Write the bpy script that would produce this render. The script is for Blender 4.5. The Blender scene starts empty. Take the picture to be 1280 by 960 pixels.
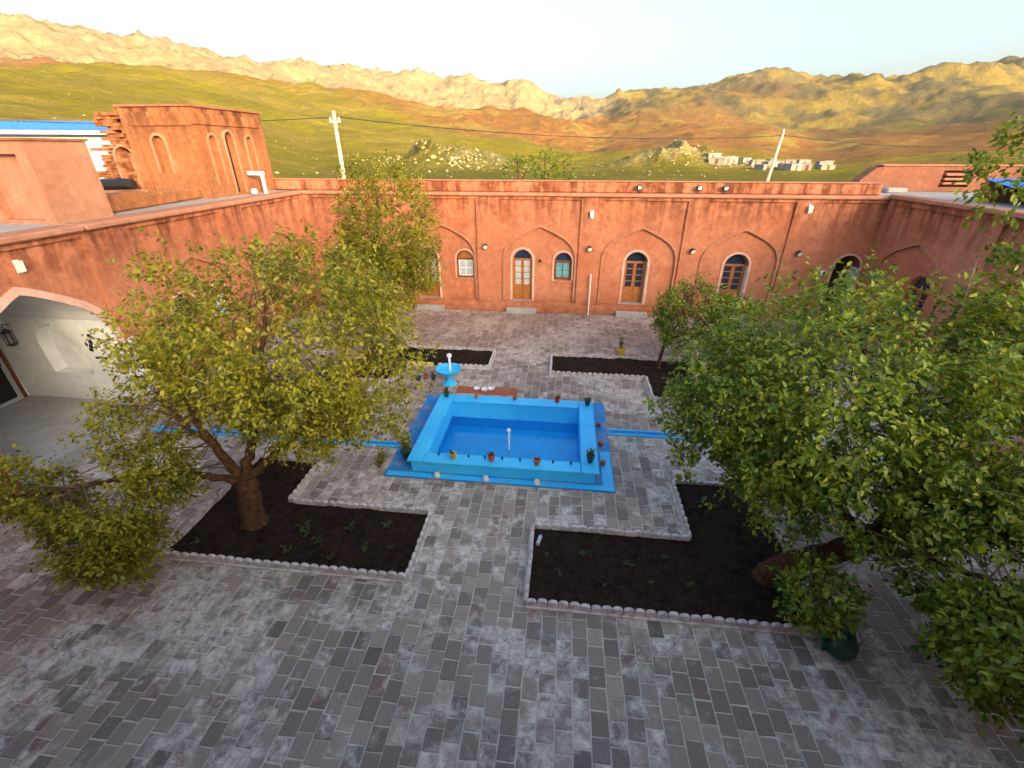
import bpy, bmesh, math, random
import numpy as np
from mathutils import Vector, Matrix
from mathutils.geometry import tessellate_polygon
R = math.radians
random.seed(7)
sc = bpy.context.scene
C = sc.collection

# ------------------------------------------------------------------ camera
cam_data = bpy.data.cameras.new('camera')
cam = bpy.data.objects.new('camera', cam_data)
C.objects.link(cam)
cam.location = (0, 0, 6.0)
cam.rotation_euler = (R(90 - 27.775), 0, R(6.35))
cam_data.sensor_width = 36
cam_data.lens = 36 * 559.07 / 1280
cam_data.clip_start = 0.05
cam_data.clip_end = 20000
sc.camera = cam

# ------------------------------------------------------------------ sky, sun, exposure
SUN_AZ, SUN_EL = 141.0, 12.0          # degrees clockwise from +Y, degrees above the horizon
world = bpy.data.worlds.new('World')
sc.world = world
world.use_nodes = True
wn = world.node_tree
wn.nodes.clear()
sky = wn.nodes.new('ShaderNodeTexSky')
sky.sky_type = 'NISHITA'
sky.sun_disc = False
sky.sun_elevation = R(SUN_EL)
sky.sun_rotation = R(SUN_AZ)
sky.altitude = 600
sky.air_density = 1.0
sky.dust_density = 10.0
sky.ozone_density = 1.5
bg = wn.nodes.new('ShaderNodeBackground')
bg.inputs[1].default_value = 0.15
wo = wn.nodes.new('ShaderNodeOutputWorld')
wn.links.new(sky.outputs[0], bg.inputs[0])
wn.links.new(bg.outputs[0], wo.inputs[0])
sd = bpy.data.lights.new('sun', 'SUN')
sd.energy = 2.0
sd.angle = R(0.8)
sd.color = (1.0, 0.76, 0.48)
sun = bpy.data.objects.new('sun', sd)
C.objects.link(sun)
sdir = Vector((math.sin(R(SUN_AZ)) * math.cos(R(SUN_EL)), math.cos(R(SUN_AZ)) * math.cos(R(SUN_EL)), math.sin(R(SUN_EL))))
sun.rotation_euler = sdir.to_track_quat('Z', 'Y').to_euler()
sun.location = sdir * 60
vs = sc.view_settings
vs.view_transform = 'Standard'
vs.look = 'None'
vs.gamma = 1
vs.exposure = 2.25
vs.use_curve_mapping = False

# ------------------------------------------------------------------ helpers
def tag(o, label=None, cat=None, group=None, kind=None):
    if label: o['label'] = label
    if cat: o['category'] = cat
    if group: o['group'] = group
    if kind: o['kind'] = kind
    return o

def empty(name, loc, label=None, cat=None, group=None, kind=None, rz=0):
    o = bpy.data.objects.new(name, None)
    C.objects.link(o)
    o.location = loc
    o.rotation_euler = (0, 0, rz)
    o.empty_display_size = 0.2
    return tag(o, label, cat, group, kind)

def root_of(o):
    while o.parent: o = o.parent
    return o

class MB:
    """collects faces in world coordinates (or in the parent's frame when local=True)"""
    def __init__(s):
        s.v = []; s.f = []
    def add(s, vs_, fs):
        n = len(s.v)
        s.v += [tuple(p) for p in vs_]
        s.f += [tuple(i + n for i in f) for f in fs]
        return s
    def box(s, x0, x1, y0, y1, z0, z1):
        return s.add([(x0,y0,z0),(x1,y0,z0),(x1,y1,z0),(x0,y1,z0),(x0,y0,z1),(x1,y0,z1),(x1,y1,z1),(x0,y1,z1)],
              [(0,3,2,1),(4,5,6,7),(0,1,5,4),(1,2,6,5),(2,3,7,6),(3,0,4,7)])
    def tube(s, pts, rad, n=8, cap=True):
        pts = [Vector(p) for p in pts]
        if not isinstance(rad, (list, tuple)): rad = [rad] * len(pts)
        b = len(s.v)
        prev = None
        for i, p in enumerate(pts):
            t = (pts[min(i+1, len(pts)-1)] - pts[max(i-1, 0)])
            if t.length < 1e-6: t = Vector((0,0,1))
            t.normalize()
            if prev is None:
                a = Vector((1,0,0)) if abs(t.x) < .9 else Vector((0,1,0))
                u = t.cross(a).normalized()
            else:
                u = (prev - t * prev.dot(t)).normalized()
            prev = u
            w = t.cross(u)
            for k in range(n):
                an = 2 * math.pi * k / n
                s.v.append(tuple(p + (u * math.cos(an) + w * math.sin(an)) * rad[i]))
        m = len(pts)
        for i in range(m - 1):
            for k in range(n):
                s.f.append((b+i*n+k, b+i*n+(k+1) % n, b+(i+1)*n+(k+1) % n, b+(i+1)*n+k))
        if cap:
            s.f.append(tuple(b + k for k in range(n))[::-1])
            s.f.append(tuple(b + (m-1)*n + k for k in range(n)))
        return s
    def lathe(s, prof, c=(0,0,0), n=16):
        b = len(s.v)
        for r, z in prof:
            for k in range(n):
                an = 2 * math.pi * k / n
                s.v.append((c[0] + r*math.cos(an), c[1] + r*math.sin(an), c[2] + z))
        for i in range(len(prof) - 1):
            for k in range(n):
                s.f.append((b+i*n+k, b+i*n+(k+1) % n, b+(i+1)*n+(k+1) % n, b+(i+1)*n+k))
        s.f.append(tuple(b + k for k in range(n))[::-1])
        s.f.append(tuple(b + (len(prof)-1)*n + k for k in range(n)))
        return s
    # wall work: m maps (u, v, depth) to a point
    def face(s, outer, holes, m, d):
        loops = [[Vector((p[0], p[1], 0)) for p in lp] for lp in [outer] + list(holes)]
        tri = tessellate_polygon(loops)
        flat = [p for lp in loops for p in lp]
        return s.add([m(p[0], p[1], d) for p in flat], tri)
    def reveal(s, loop, m, d0, d1, closed=True):
        n = len(loop)
        vs_ = [m(p[0], p[1], d0) for p in loop] + [m(p[0], p[1], d1) for p in loop]
        k = n if closed else n - 1
        return s.add(vs_, [(i, (i+1) % n, (i+1) % n + n, i + n) for i in range(k)])
    def slab(s, loop, m, d0, d1):
        s.face(loop, [], m, d0); s.face(loop, [], m, d1)
        return s.reveal(loop, m, d0, d1)
    def band(s, inner, outer, m, d0, d1, closed=False):
        """a strip between two matching polylines, raised from d1 to d0"""
        n = len(inner)
        vs_ = [m(*p, d0) for p in inner] + [m(*p, d0) for p in outer] + [m(*p, d1) for p in inner] + [m(*p, d1) for p in outer]
        fs = []
        for i in range(n if closed else n - 1):
            j = (i + 1) % n
            fs += [(i, j, n+j, n+i), (i, 2*n+i, 2*n+j, j), (n+i, n+j, 3*n+j, 3*n+i)]
        if not closed:
            fs += [(0, n, 3*n, 2*n), (n-1, 3*n-1, 4*n-1, 2*n-1)]
        return s.add(vs_, fs)
    def build(s, name, mat, parent=None, smooth=False, bevel=0, local=False):
        me = bpy.data.meshes.new(name)
        o_ = Vector((0,0,0))
        if parent is not None and not local:
            rt = root_of(parent)
            o_ = rt.location
        me.from_pydata([tuple(Vector(p) - o_) for p in s.v], [], s.f)
        me.update()
        if bevel or True:
            bm = bmesh.new(); bm.from_mesh(me)
            bmesh.ops.recalc_face_normals(bm, faces=bm.faces)
            bm.to_mesh(me); bm.free()
        if smooth:
            me.shade_smooth()
        o = bpy.data.objects.new(name, me)
        C.objects.link(o)
        if mat: me.materials.append(mat)
        if parent is not None: o.parent = parent
        if bevel:
            md = o.modifiers.new('bevel', 'BEVEL'); md.width = bevel; md.segments = 1; md.limit_method = 'ANGLE'
        return o

def join_parts(name, fn, mat, parent=None, **k):
    m = MB(); fn(m); return m.build(name, mat, parent, **k)

# ------------------------------------------------------------------ materials
class NT:
    def __init__(s, name):
        s.m = bpy.data.materials.new(name); s.m.use_nodes = True
        s.t = s.m.node_tree; s.t.nodes.clear()
        s.out = s.n('OutputMaterial'); s.b = s.n('BsdfPrincipled')
        s.l(s.b.outputs[0], s.out.inputs[0])
    def n(s, k, **kw):
        o = s.t.nodes.new('ShaderNode' + k)
        for a, b in kw.items(): setattr(o, a, b)
        return o
    def l(s, a, b): s.t.links.new(a, b)
    def val(s, sock, v):
        if hasattr(v, 'is_output') or isinstance(v, bpy.types.NodeSocket): s.l(v, sock)
        else: sock.default_value = v
    def pos(s, scale=(1,1,1), obj=False):
        if obj:
            src = s.n('TexCoord').outputs['Object']
        else:
            src = s.n('NewGeometry').outputs['Position']
        if scale == (1,1,1): return src
        v = s.n('VectorMath', operation='MULTIPLY'); s.l(src, v.inputs[0]); v.inputs[1].default_value = scale
        return v.outputs[0]
    def noise(s, vec, scale, detail=6, rough=.6, dist=0):
        o = s.n('TexNoise'); s.l(vec, o.inputs['Vector']); o.inputs['Scale'].default_value = scale
        o.inputs['Detail'].default_value = detail; o.inputs['Roughness'].default_value = rough; o.inputs['Distortion'].default_value = dist
        return o.outputs[0]
    def ramp(s, fac, a, b, lo=0., hi=1.):
        o = s.n('MapRange'); o.clamp = True; s.val(o.inputs[0], fac)
        o.inputs[1].default_value = a; o.inputs[2].default_value = b; o.inputs[3].default_value = lo; o.inputs[4].default_value = hi
        return o.outputs[0]
    def mix(s, fac, a, b, mode='MIX'):
        o = s.n('Mix', data_type='RGBA', blend_type=mode)
        s.val(o.inputs[0], fac)
        for i, c in ((6, a), (7, b)):
            if isinstance(c, (tuple, list)): o.inputs[i].default_value = (*c[:3], 1)
            else: s.l(c, o.inputs[i])
        return o.outputs[2]
    def math(s, op, a, b=0.):
        o = s.n('Math', operation=op); s.val(o.inputs[0], a); s.val(o.inputs[1], b); return o.outputs[0]
    def bump(s, h, strength, dist=.01):
        o = s.n('Bump'); o.inputs['Strength'].default_value = strength; o.inputs['Distance'].default_value = dist
        s.l(h, o.inputs['Height']); s.l(o.outputs[0], s.b.inputs['Normal'])
    def done(s, col=None, rough=.8, spec=.3, metal=0.):
        if col is not None:
            if isinstance(col, (tuple, list)): s.b.inputs['Base Color'].default_value = (*col[:3], 1)
            else: s.l(col, s.b.inputs['Base Color'])
        s.val(s.b.inputs['Roughness'], rough)
        s.b.inputs['Specular IOR Level'].default_value = spec
        s.b.inputs['Metallic'].default_value = metal
        return s.m

MAT = {}
def simple(name, c, rough=.7, spec=.3, metal=0., var=.25, scale=6, bump=.0):
    t = NT(name); p = t.pos()
    n = t.noise(p, scale, 5)
    col = t.mix(t.ramp(n, .3, .7), tuple(x*(1-var) for x in c), tuple(min(1, x*(1+var)) for x in c))
    if bump: t.bump(t.noise(p, scale*6, 4), bump, .01)
    MAT[name] = t.done(col, rough, spec, metal)
    return MAT[name]

def plaster(name, base, dark, pale, stain=True, top=4.4, bump=.5):
    t = NT(name); p = t.pos()
    big = t.noise(p, .55, 5, .65)
    fine = t.noise(p, 5.5, 8, .7)
    col = t.mix(t.ramp(big, .32, .68), base, pale)
    col = t.mix(t.ramp(fine, .42, .72, 0, .55), col, dark)
    blot = t.noise(p, 1.7, 6, .7, .6)
    col = t.mix(t.ramp(blot, .54, .66, 0, .38), col, tuple(min(1, x*1.35) for x in pale))
    if stain:
        st = t.noise(t.pos((3.2, 3.2, .28)), 1.0, 5, .65)
        sep = t.n('SeparateXYZ'); t.l(p, sep.inputs[0])
        hi = t.ramp(sep.outputs[2], top - 1.5, top, 0, 1)
        mott = t.noise(p, 2.6, 7, .75)
        f = t.math('MULTIPLY', hi, t.ramp(t.math('ADD', st, t.math('MULTIPLY', mott, .8)), .80, 1.02, 0, .85))
        col = t.mix(f, col, tuple(x*.42 for x in dark))
        lo = t.ramp(sep.outputs[2], .75, .05, 0, 1)
        f2 = t.math('MULTIPLY', lo, t.ramp(mott, .38, .62, 0, .6))
        col = t.mix(f2, col, tuple(x*.6 for x in dark))
    h = t.math('ADD', t.noise(p, 1.6, 4, .5), t.math('MULTIPLY', t.noise(p, 14, 6, .7), .35))
    t.bump(h, bump, .05)
    MAT[name] = t.done(col, .9, .15)
    return MAT[name]

plaster('terracotta', (.46,.155,.075), (.27,.075,.032), (.52,.215,.12))
plaster('terracotta_pale', (.43,.18,.10), (.27,.10,.05), (.47,.235,.145), stain=False)
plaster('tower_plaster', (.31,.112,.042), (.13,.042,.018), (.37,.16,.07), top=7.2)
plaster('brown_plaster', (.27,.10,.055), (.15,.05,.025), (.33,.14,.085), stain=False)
plaster('trim_plaster', (.60,.36,.26), (.42,.22,.15), (.66,.44,.34), stain=False, bump=.25)
plaster('white_plaster', (.70,.71,.70), (.52,.54,.53), (.76,.77,.77), stain=False, bump=.2)
plaster('roof_screed', (.36,.33,.29), (.22,.19,.16), (.45,.41,.37), stain=False, bump=.4)
plaster('concrete', (.36,.34,.31), (.22,.20,.18), (.42,.41,.38), stain=False, bump=.3)
simple('wood', (.36,.13,.03), .5, .4, var=.3, scale=9)
simple('wood_dark', (.17,.05,.018), .55, .4, var=.3, scale=9)
simple('gate_slit_dark', (.016,.013,.012), .6)  # dark gate wood, also the painted darkness inside the tower slit
simple('glass_dark', (.02,.03,.06), .08, .6, var=.1)
simple('glass_pale', (.42,.47,.50), .12, .6, var=.12, scale=3)
simple('glass_teal', (.12,.33,.38), .12, .6, var=.3, scale=3)
simple('white_paint', (.78,.78,.76), .5, var=.06)
simple('lamp_white', (.72,.70,.62), .3, var=.05)
simple('black_metal', (.02,.02,.02), .45, .5)
simple('pole_concrete', (.50,.43,.31), .85, var=.2, scale=3, bump=.3)
simple('bark', (.085,.042,.02), .95, .15, var=.55, scale=14, bump=1.0)
simple('twig', (.13,.085,.05), .9, .15, var=.4, scale=10)
simple('twig_pale', (.40,.34,.25), .9, .15, var=.2, scale=10)
simple('yellow_paint', (.62,.50,.14), .7, var=.2)
simple('terracotta_pot', (.36,.10,.045), .7, var=.25)
simple('red_pot', (.40,.03,.025), .45, var=.2)
simple('dark_green_pot', (.012,.055,.04), .35, .5, var=.3)
simple('orange_pot', (.50,.17,.05), .6, var=.2)
simple('yellow_pot', (.55,.36,.04), .5, var=.2)
simple('blue_sheet', (.05,.22,.60), .45, .5, var=.08, scale=2)
simple('shed_white', (.40,.44,.42), .6, var=.06, scale=1)
simple('house_pale', (.40,.33,.22), .9, .1, var=.25, scale=.15)
simple('house_grey', (.27,.25,.21), .9, .1, var=.2, scale=.15)
simple('stone_pale', (.38,.30,.16), .95, .1, var=.35, scale=1.2, bump=.5)

# edging stones
t = NT('edging'); p = t.pos()
col = t.mix(t.ramp(t.noise(p, 9, 6, .7), .42, .66), (.62,.58,.54), (.36,.27,.22))
t.bump(t.noise(p, 40, 4), .3, .01)
MAT['edging'] = t.done(col, .85, .2)
# soil
t = NT('soil'); p = t.pos()
col = t.mix(t.ramp(t.noise(p, 7, 8, .75), .35, .7), (.014,.0085,.006), (.055,.033,.022))
col = t.mix(t.ramp(t.noise(p, 34, 5, .7), .60, .68, 0, .8), col, (.18,.135,.095))
t.bump(t.noise(p, 26, 8, .75), 1.0, .06)
MAT['soil'] = t.done(col, .97, .1)
# paving
def paving(name, per_island, mortar=False):
    t = NT(name); p = t.pos()
    if per_island: rnd = t.n('NewGeometry').outputs['Random Per Island']
    else: rnd = t.n('ObjectInfo').outputs['Random']
    r2 = t.math('FRACT', t.math('MULTIPLY', rnd, 17.31))
    r3 = t.math('FRACT', t.math('MULTIPLY', rnd, 53.77))
    if mortar:
        col = t.mix(t.ramp(t.noise(p, 3, 6, .7), .35, .65), (.43,.375,.305), (.63,.565,.465))
    else:
        col = t.mix(rnd, (.16,.126,.094), (.36,.288,.215))
        col = t.mix(t.ramp(r2, .80, .86, 0, .8), col, (.19,.105,.082))
        col = t.mix(t.ramp(r3, .2, .0, 0, .55), col, (.08,.066,.054))
    grain = t.noise(p, 42, 6, .75)
    col = t.mix(t.ramp(grain, .45, .72, 0, .5), col, (.34,.30,.26))
    col = t.mix(t.ramp(t.noise(p, 21, 6, .75), .56, .70, 0, .6), col, (.05,.042,.036))
    # lime bloom: large drifts broken by the single stones
    drift = t.math('ADD', t.math('MULTIPLY', t.noise(p, .50, 4, .6), .62), t.math('MULTIPLY', t.noise(p, 2.6, 7, .72, .5), .46))
    drift = t.math('ADD', drift, t.math('MULTIPLY', t.math('SUBTRACT', r2, .5), .13))
    bl = t.ramp(drift, .515, .60, 0, .95)
    cmb = t.n('CombineXYZ')
    for k_ in range(3): t.l(t.math('MULTIPLY', (rnd, r2, r3)[k_], 40. if not mortar else 0.), cmb.inputs[k_])
    shift = t.n('VectorMath', operation='ADD'); t.l(p, shift.inputs[0]); t.l(cmb.outputs[0], shift.inputs[1])
    streak = t.ramp(t.noise(shift.outputs[0], 6.5, 9, .78, .4), .40, .60, .06, 1)
    f = t.math('MULTIPLY', bl, streak)
    col = t.mix(f, col, (.72,.65,.55))
    rosy = t.n('SeparateXYZ'); t.l(p, rosy.inputs[0])
    col = t.mix(t.ramp(rosy.outputs[1], 9.5, 16, 0, .40), col, t.mix(t.ramp(t.noise(p, 6, 5), .35, .65), (.17,.095,.075), (.40,.27,.225)))
    h = t.math('ADD', t.noise(p, 55, 5, .7), t.noise(p, 8, 3, .6))
    t.bump(h, .5, .008)
    MAT[name] = t.done(col, t.ramp(f, 0, 1, .62, .88), .35)
paving('paver', False); paving('paver_joined', True); paving('mortar', True, True)
# pool paint and water
t = NT('pool_paint'); p = t.pos()
col = t.mix(t.ramp(t.noise(p, 1.6, 6, .65), .35, .7), (.03,.46,.88), (.06,.58,.93))
col = t.mix(t.ramp(t.noise(p, 11, 6, .75), .60, .70, 0, .55), col, (.30,.48,.60))
t.bump(t.noise(p, 12, 4), .15, .01)
MAT['pool_paint'] = t.done(col, .5, .4)
simple('pool_floor', (.03,.52,.92), .6, var=.12, scale=2.5)
t = NT('pool_paint_worn'); p = t.pos()
col = t.mix(t.ramp(t.noise(p, 2.2, 7, .72), .50, .64), (.022,.23,.55), (.26,.27,.28))
t.bump(t.noise(p, 14, 4), .2, .01)
MAT['pool_paint_worn'] = t.done(col, .65, .3)
t = NT('water'); p = t.pos((1, 1.3, 1))
tr = t.n('BsdfTransparent'); tr.inputs[0].default_value = (.72,.95,1.0,1)
gl = t.n('BsdfGlossy'); gl.inputs['Roughness'].default_value = .03
fr = t.n('Fresnel'); fr.inputs[0].default_value = 1.33
bp = t.n('Bump'); bp.inputs['Strength'].default_value = .12; bp.inputs['Distance'].default_value = .02
t.l(t.noise(p, 6.5, 3, .5, .4), bp.inputs['Height'])
t.l(bp.outputs[0], gl.inputs['Normal']); t.l(bp.outputs[0], fr.inputs['Normal'])
mx = t.n('MixShader'); t.l(fr.outputs[0], mx.inputs[0]); t.l(tr.outputs[0], mx.inputs[1]); t.l(gl.outputs[0], mx.inputs[2])
t.l(mx.outputs[0], t.out.inputs[0]); t.t.nodes.remove(t.b)
MAT['water'] = t.m
# leaves
def leafmat(name, dark, mid, lite, yellow):
    t = NT(name)
    rnd = t.n('NewGeometry').outputs['Random Per Island']
    r2 = t.math('FRACT', t.math('MULTIPLY', rnd, 31.7))
    col = t.mix(t.ramp(rnd, 0, .55), dark, mid)
    col = t.mix(t.ramp(rnd, .5, 1.0), col, lite)
    col = t.mix(t.ramp(r2, .90, .97, 0, .85), col, yellow)
    clump = t.noise(t.pos(), 1.5, 3)
    col = t.mix(t.ramp(clump, .42, .62, 0, .55), col, lite)
    tl = t.n('BsdfTranslucent'); t.l(t.mix(1.0, col, (1.0,1.0,.35), 'MULTIPLY'), tl.inputs[0])
    mx = t.n('MixShader'); mx.inputs[0].default_value = .38
    t.l(t.b.outputs[0], mx.inputs[1]); t.l(tl.outputs[0], mx.inputs[2]); t.l(mx.outputs[0], t.out.inputs[0])
    MAT[name] = t.done(col, .42, .4)
leafmat('leaf_olive', (.075,.085,.008), (.22,.215,.014), (.40,.36,.02), (.52,.46,.05))
leafmat('leaf_green', (.030,.075,.008), (.11,.19,.014), (.28,.32,.022), (.46,.44,.05))
leafmat('leaf_seedling', (.02,.045,.01), (.045,.085,.015), (.10,.13,.03), (.2,.2,.06))

# ------------------------------------------------------------------ terrain
def hash2(ix, iy, seed):
    h = (ix.astype(np.int64) * 374761393 + iy.astype(np.int64) * 668265263 + seed * 974634777) & 0xffffffff
    h = ((h ^ (h >> 13)) * 1274126177) & 0xffffffff
    return ((h ^ (h >> 16)) & 0xffff) / 65535.0
def vnoise(x, y, seed):
    ix, iy = np.floor(x), np.floor(y)
    fx, fy = x - ix, y - iy
    fx = fx*fx*fx*(fx*(fx*6-15)+10); fy = fy*fy*fy*(fy*(fy*6-15)+10)
    a = hash2(ix, iy, seed); b = hash2(ix+1, iy, seed); c = hash2(ix, iy+1, seed); d = hash2(ix+1, iy+1, seed)
    return (a*(1-fx)+b*fx)*(1-fy) + (c*(1-fx)+d*fx)*fy
def fbm(x, y, seed, oct=6, gain=.5, ridged=False):
    s = 0; a = 1; t_ = 0
    for o in range(oct):
        n = vnoise(x, y, seed + o)
        if ridged: n = 1 - abs(2*n - 1)
        s = s + a*n; t_ += a
        a *= gain; x, y = x*2.03 + 5.1, y*2.03 + 1.7
    return s / t_

AZ = [-180,-120,-75,-51.0,-46.1,-40.5,-34.0,-26.7,-20.2,-13.4,-6.4,-1.1,2.4,7.5,13.2,18.5,24.7,31.3,38.3,50,66,84,100,118,140,180]
LAY = {   # radius: ground height at the azimuths above (metres)
 22:  [0]*26,
 60:  [0]*26,
 90:  [0,0,1.0,2.3,1.8,1.6,1.2,0.8,0.6,0.4,0.4,0.4,0.4,0.4,0.5,0.6,0.8,1.0,1.4,1.5,1.5,1,0,0,0,0],
 160: [0,0,4,9.2,6.9,5.2,3.1,0.4,-.3,-.9,-1.2,-1.2,-1.1,-.8,-.5,-.7,-.5,0.6,1.8,3,4,2,0,0,0,0],
 260: [0,2,10,18.7,17,14.1,9.4,2.8,2.3,-1.1,-2.3,-2.6,-2.6,-1.3,0,-2.5,-2.6,-.5,2.3,7,12,10,3,0,-2,0],
 420: [0,6,22,38.3,37.9,34.4,26.5,13.4,9.1,5.7,1.6,-1.4,-2.5,.6,2.4,-2.3,-3.8,.2,5,14,30,30,10,0,-4,0],
 650: [0,10,40,63.8,64.4,63.8,58.1,43.6,34.9,26.9,18.2,6.5,2,10.9,14.1,5.6,-2.1,5.7,12.1,30,70,72,25,0,-6,0],
 900: [0,15,60,92.6,93.9,94.6,93.4,87.6,75.9,63.5,63.9,51.8,27.6,36.7,35.8,25.8,7.7,17.3,26.7,60,140,160,45,0,-6,0],
 1150:[0,20,80,110,112.7,114.4,111.3,100.7,86.6,67.4,61.8,49.3,45.9,63.1,64.3,56.6,40.5,42.8,47.9,90,212,236,70,0,-6,0],
 1500:[0,30,120,169.5,175.9,178.8,170.2,156.3,137.4,113.4,98.6,82.4,93.6,114.9,126.4,129.1,110.8,110.8,107.5,140,205,225,90,0,-6,0],
 2000:[0,50,220,298.7,304.9,293.6,277.5,273.8,244.5,237.1,216.4,154.8,153.7,188.6,207.4,241.3,205.2,213,202.2,205,190,190,110,10,-6,0],
 2600:[0,50,230,306,318,305,286,272,250,236,222,196,188,191,188,222,197,206,198,190,180,170,110,10,-6,0],
 3600:[0,0,0,0,0,0,0,0,0,0,0,0,0,0,0,0,0,0,0,0,0,0,0,0,0,0],
}
def smooth_interp(x, xp, fp):
    i = np.clip(np.searchsorted(xp, x) - 1, 0, len(xp) - 2)
    t_ = np.clip((x - xp[i]) / (xp[i+1] - xp[i]), 0, 1)
    return i, t_
SHADE_HILL_TOP = 78.6
MOUNDS = [(-15.8,205,9,20,9),(-12,215,6,18,13),(-8,225,3,15,12),(9.5,235,6,18,16),(13.5,240,6,16,12)]   # azimuth, radius, height, depth, width
def terrain():
    azs = np.concatenate([np.arange(-180, -66, 4.0), np.linspace(-66, 58, 560), np.arange(60, 180.1, 4.0)])
    rad = np.concatenate([np.linspace(22, 90, 10), np.exp(np.linspace(math.log(96), math.log(2700), 330)), [3000, 3600]])
    A, Rr = np.meshgrid(np.radians(azs), rad, indexing='ij')
    X, Y = np.sin(A) * Rr, np.cos(A) * Rr
    rk = np.array(sorted(LAY)); tab = np.array([LAY[r] for r in rk], float)     # layer x az
    wob = (fbm(X/260, Y/260, 3, 4) - .5) * 5 * np.clip((Rr-200)/500, 0, 1)       # waver the layers so the hills are not fans
    Aw = np.degrees(A) + wob
    ia, ta = smooth_interp(np.clip(Aw, -180, 180), np.array(AZ, float), None)
    lr = np.log(Rr * (1 + (fbm(X/340, Y/340, 9, 4) - .5) * .22 * np.clip((Rr-150)/300, 0, 1) * np.clip((2600-Rr)/700, 0, 1)))
    ir, tr = smooth_interp(lr, np.log(rk), None)
    ta = ta*ta*(3-2*ta)
    Z = (tab[ir, ia]*(1-ta) + tab[ir, ia+1]*ta)*(1-tr) + (tab[ir+1, ia]*(1-ta) + tab[ir+1, ia+1]*ta)*tr
    far = np.clip((Rr - 130) / 900, 0, 1)
    azd = np.degrees(A)
    keep = np.clip((115 - azd) / 25, 0, 1)
    # gullies and spurs
    rid = fbm(X/330, Y/330, 21, 6, .52, True) - .62
    rid2 = fbm(X/95, Y/95, 33, 5, .55, True) - .6
    rid3 = fbm(X/30, Y/30, 43, 4, .55, True) - .6
    und = fbm(X/120, Y/120, 51, 5) - .5
    rocky = np.clip((Rr - 1150) / 500, 0, 1)
    edge = np.clip((2500 - Rr) / 500, 0, 1)
    rs = np.clip((azd - 0)/8, 0, 1)
    Z = Z + keep * far * (rid * 62 * (.35 + .65*rocky) * (1 + .55*rs) + rid2 * (22 + 24*rocky) * (1 - .5*rs) + rid3 * (6 + 11*rocky) * (1 - .6*rs) + und * 14)
    for (ma, mr, mh, ms, mw) in MOUNDS:
        mx_, my_ = math.sin(R(ma))*mr, math.cos(R(ma))*mr
        cA, sA = math.cos(R(ma)), math.sin(R(ma))
        tl_ = (X-mx_)*cA - (Y-my_)*sA; rl_ = (X-mx_)*sA + (Y-my_)*cA
        g_ = np.exp(-(tl_/mw)**2 - (rl_/ms)**2)
        Z = Z + mh*g_*(-.1 + 1.5*fbm(X/11, Y/11, 131, 5, .6, True))
    Z = Z + keep * np.clip((Rr - 60)/120, 0, 1) * ((fbm(X/22, Y/22, 71, 4) - .5) * 1.6)
    # unseen hill added behind the viewer to shade the court from the evening sun
    sx, sy = math.sin(R(SUN_AZ)), math.cos(R(SUN_AZ))
    sl = X*sx + Y*sy; lt = X*sy - Y*sx
    crest = SHADE_HILL_TOP * (1 + .03*np.sin(lt/23.) + .015*np.sin(lt/9.))
    Z = Z + crest * np.exp(-((sl - 320)/95)**2) * np.exp(-(np.abs(lt)/190)**4) * np.clip((sl - 60)/80, 0, 1)
    Z[:, :8] = np.minimum(Z[:, :8], Z[:, :8]*0) - .06
    na, nr = A.shape
    verts = np.stack([X, Y, Z], -1).reshape(-1, 3)
    idx = np.arange(na*nr).reshape(na, nr)
    a, b, c, d = idx[:-1, :-1], idx[1:, :-1], idx[1:, 1:], idx[:-1, 1:]
    quads = np.stack([a, b, c, d], -1).reshape(-1, 4)
    # soil and plant cover by region
    green = np.array([.31,.255,.014]); straw = np.array([.42,.30,.055]); rust = np.array([.37,.165,.04])
    pale = np.array([.46,.35,.17]); olive = np.array([.17,.135,.055]); red = np.array([.31,.105,.055]); lush = np.array([.12,.15,.02])
    n1 = fbm(X/150, Y/150, 101, 5); n2 = fbm(X/45, Y/45, 111, 5); n3 = fbm(X/500, Y/500, 121, 4)
    def S(v, lo, hi): 
        q = np.clip((v - lo)/(hi - lo), 0, 1); return (q*q*(3-2*q))[..., None]
    col = green*(1 - S(n2, .42, .62)*.55) + straw*S(n2, .42, .62)*.55
    col = col*(1 - S(n1, .62, .52)*0) 
    leftness = np.clip((-4 - azd)/22, -1, 1)
    brownz = (Rr - (520 + 330*np.clip(leftness, -.55, 1)) + (n1-.5)*420 + (n2-.5)*160)
    col = col*(1 - S(brownz, -60, 130)) + rust*S(brownz, -60, 130)
    mixed = S(n2, .5, .62)*S(n1, .42, .6)*.75*S(brownz, 0, 100)
    col = col*(1-mixed) + straw*mixed
    rockz = Rr - 1230 + (n1-.5)*260 - np.clip(azd-0, 0, 10)*60
    col = col*(1 - S(rockz, 0, 170)) + pale*S(rockz, 0, 170)
    ol = S(azd, 1, 8)*S(Rr + (n1-.5)*500, 1080, 1380)
    oc = olive*(1-S(n2, .44, .6)) + straw*.8*S(n2, .44, .6)
    col = col*(1-ol) + oc*ol
    rd = np.exp(-((azd-17.5)/4.2)**2 - ((Rr-1560)/170)**2)[..., None]*S(n2, .36, .54)
    col = col*(1-rd) + red*rd
    for (ma, mr, mh, ms, mw) in MOUNDS:
        mx_, my_ = math.sin(R(ma))*mr, math.cos(R(ma))*mr
        g_ = np.exp(-((X-mx_)**2 + (Y-my_)**2)/(mw*1.35)**2)[..., None]*S(fbm(X/7, Y/7, 141, 4), .30, .46)
        col = col*(1-.9*g_) + np.array([.50,.39,.17])*.9*g_
    strip = S(-Rr + (n2-.5)*120, -260, -150)*S(azd, -34, -18)
    col = col*(1-.5*strip) + lush*.5*strip
    me = bpy.data.meshes.new('terrain')
    me.vertices.add(len(verts)); me.vertices.foreach_set('co', verts.astype(np.float32).ravel())
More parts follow.
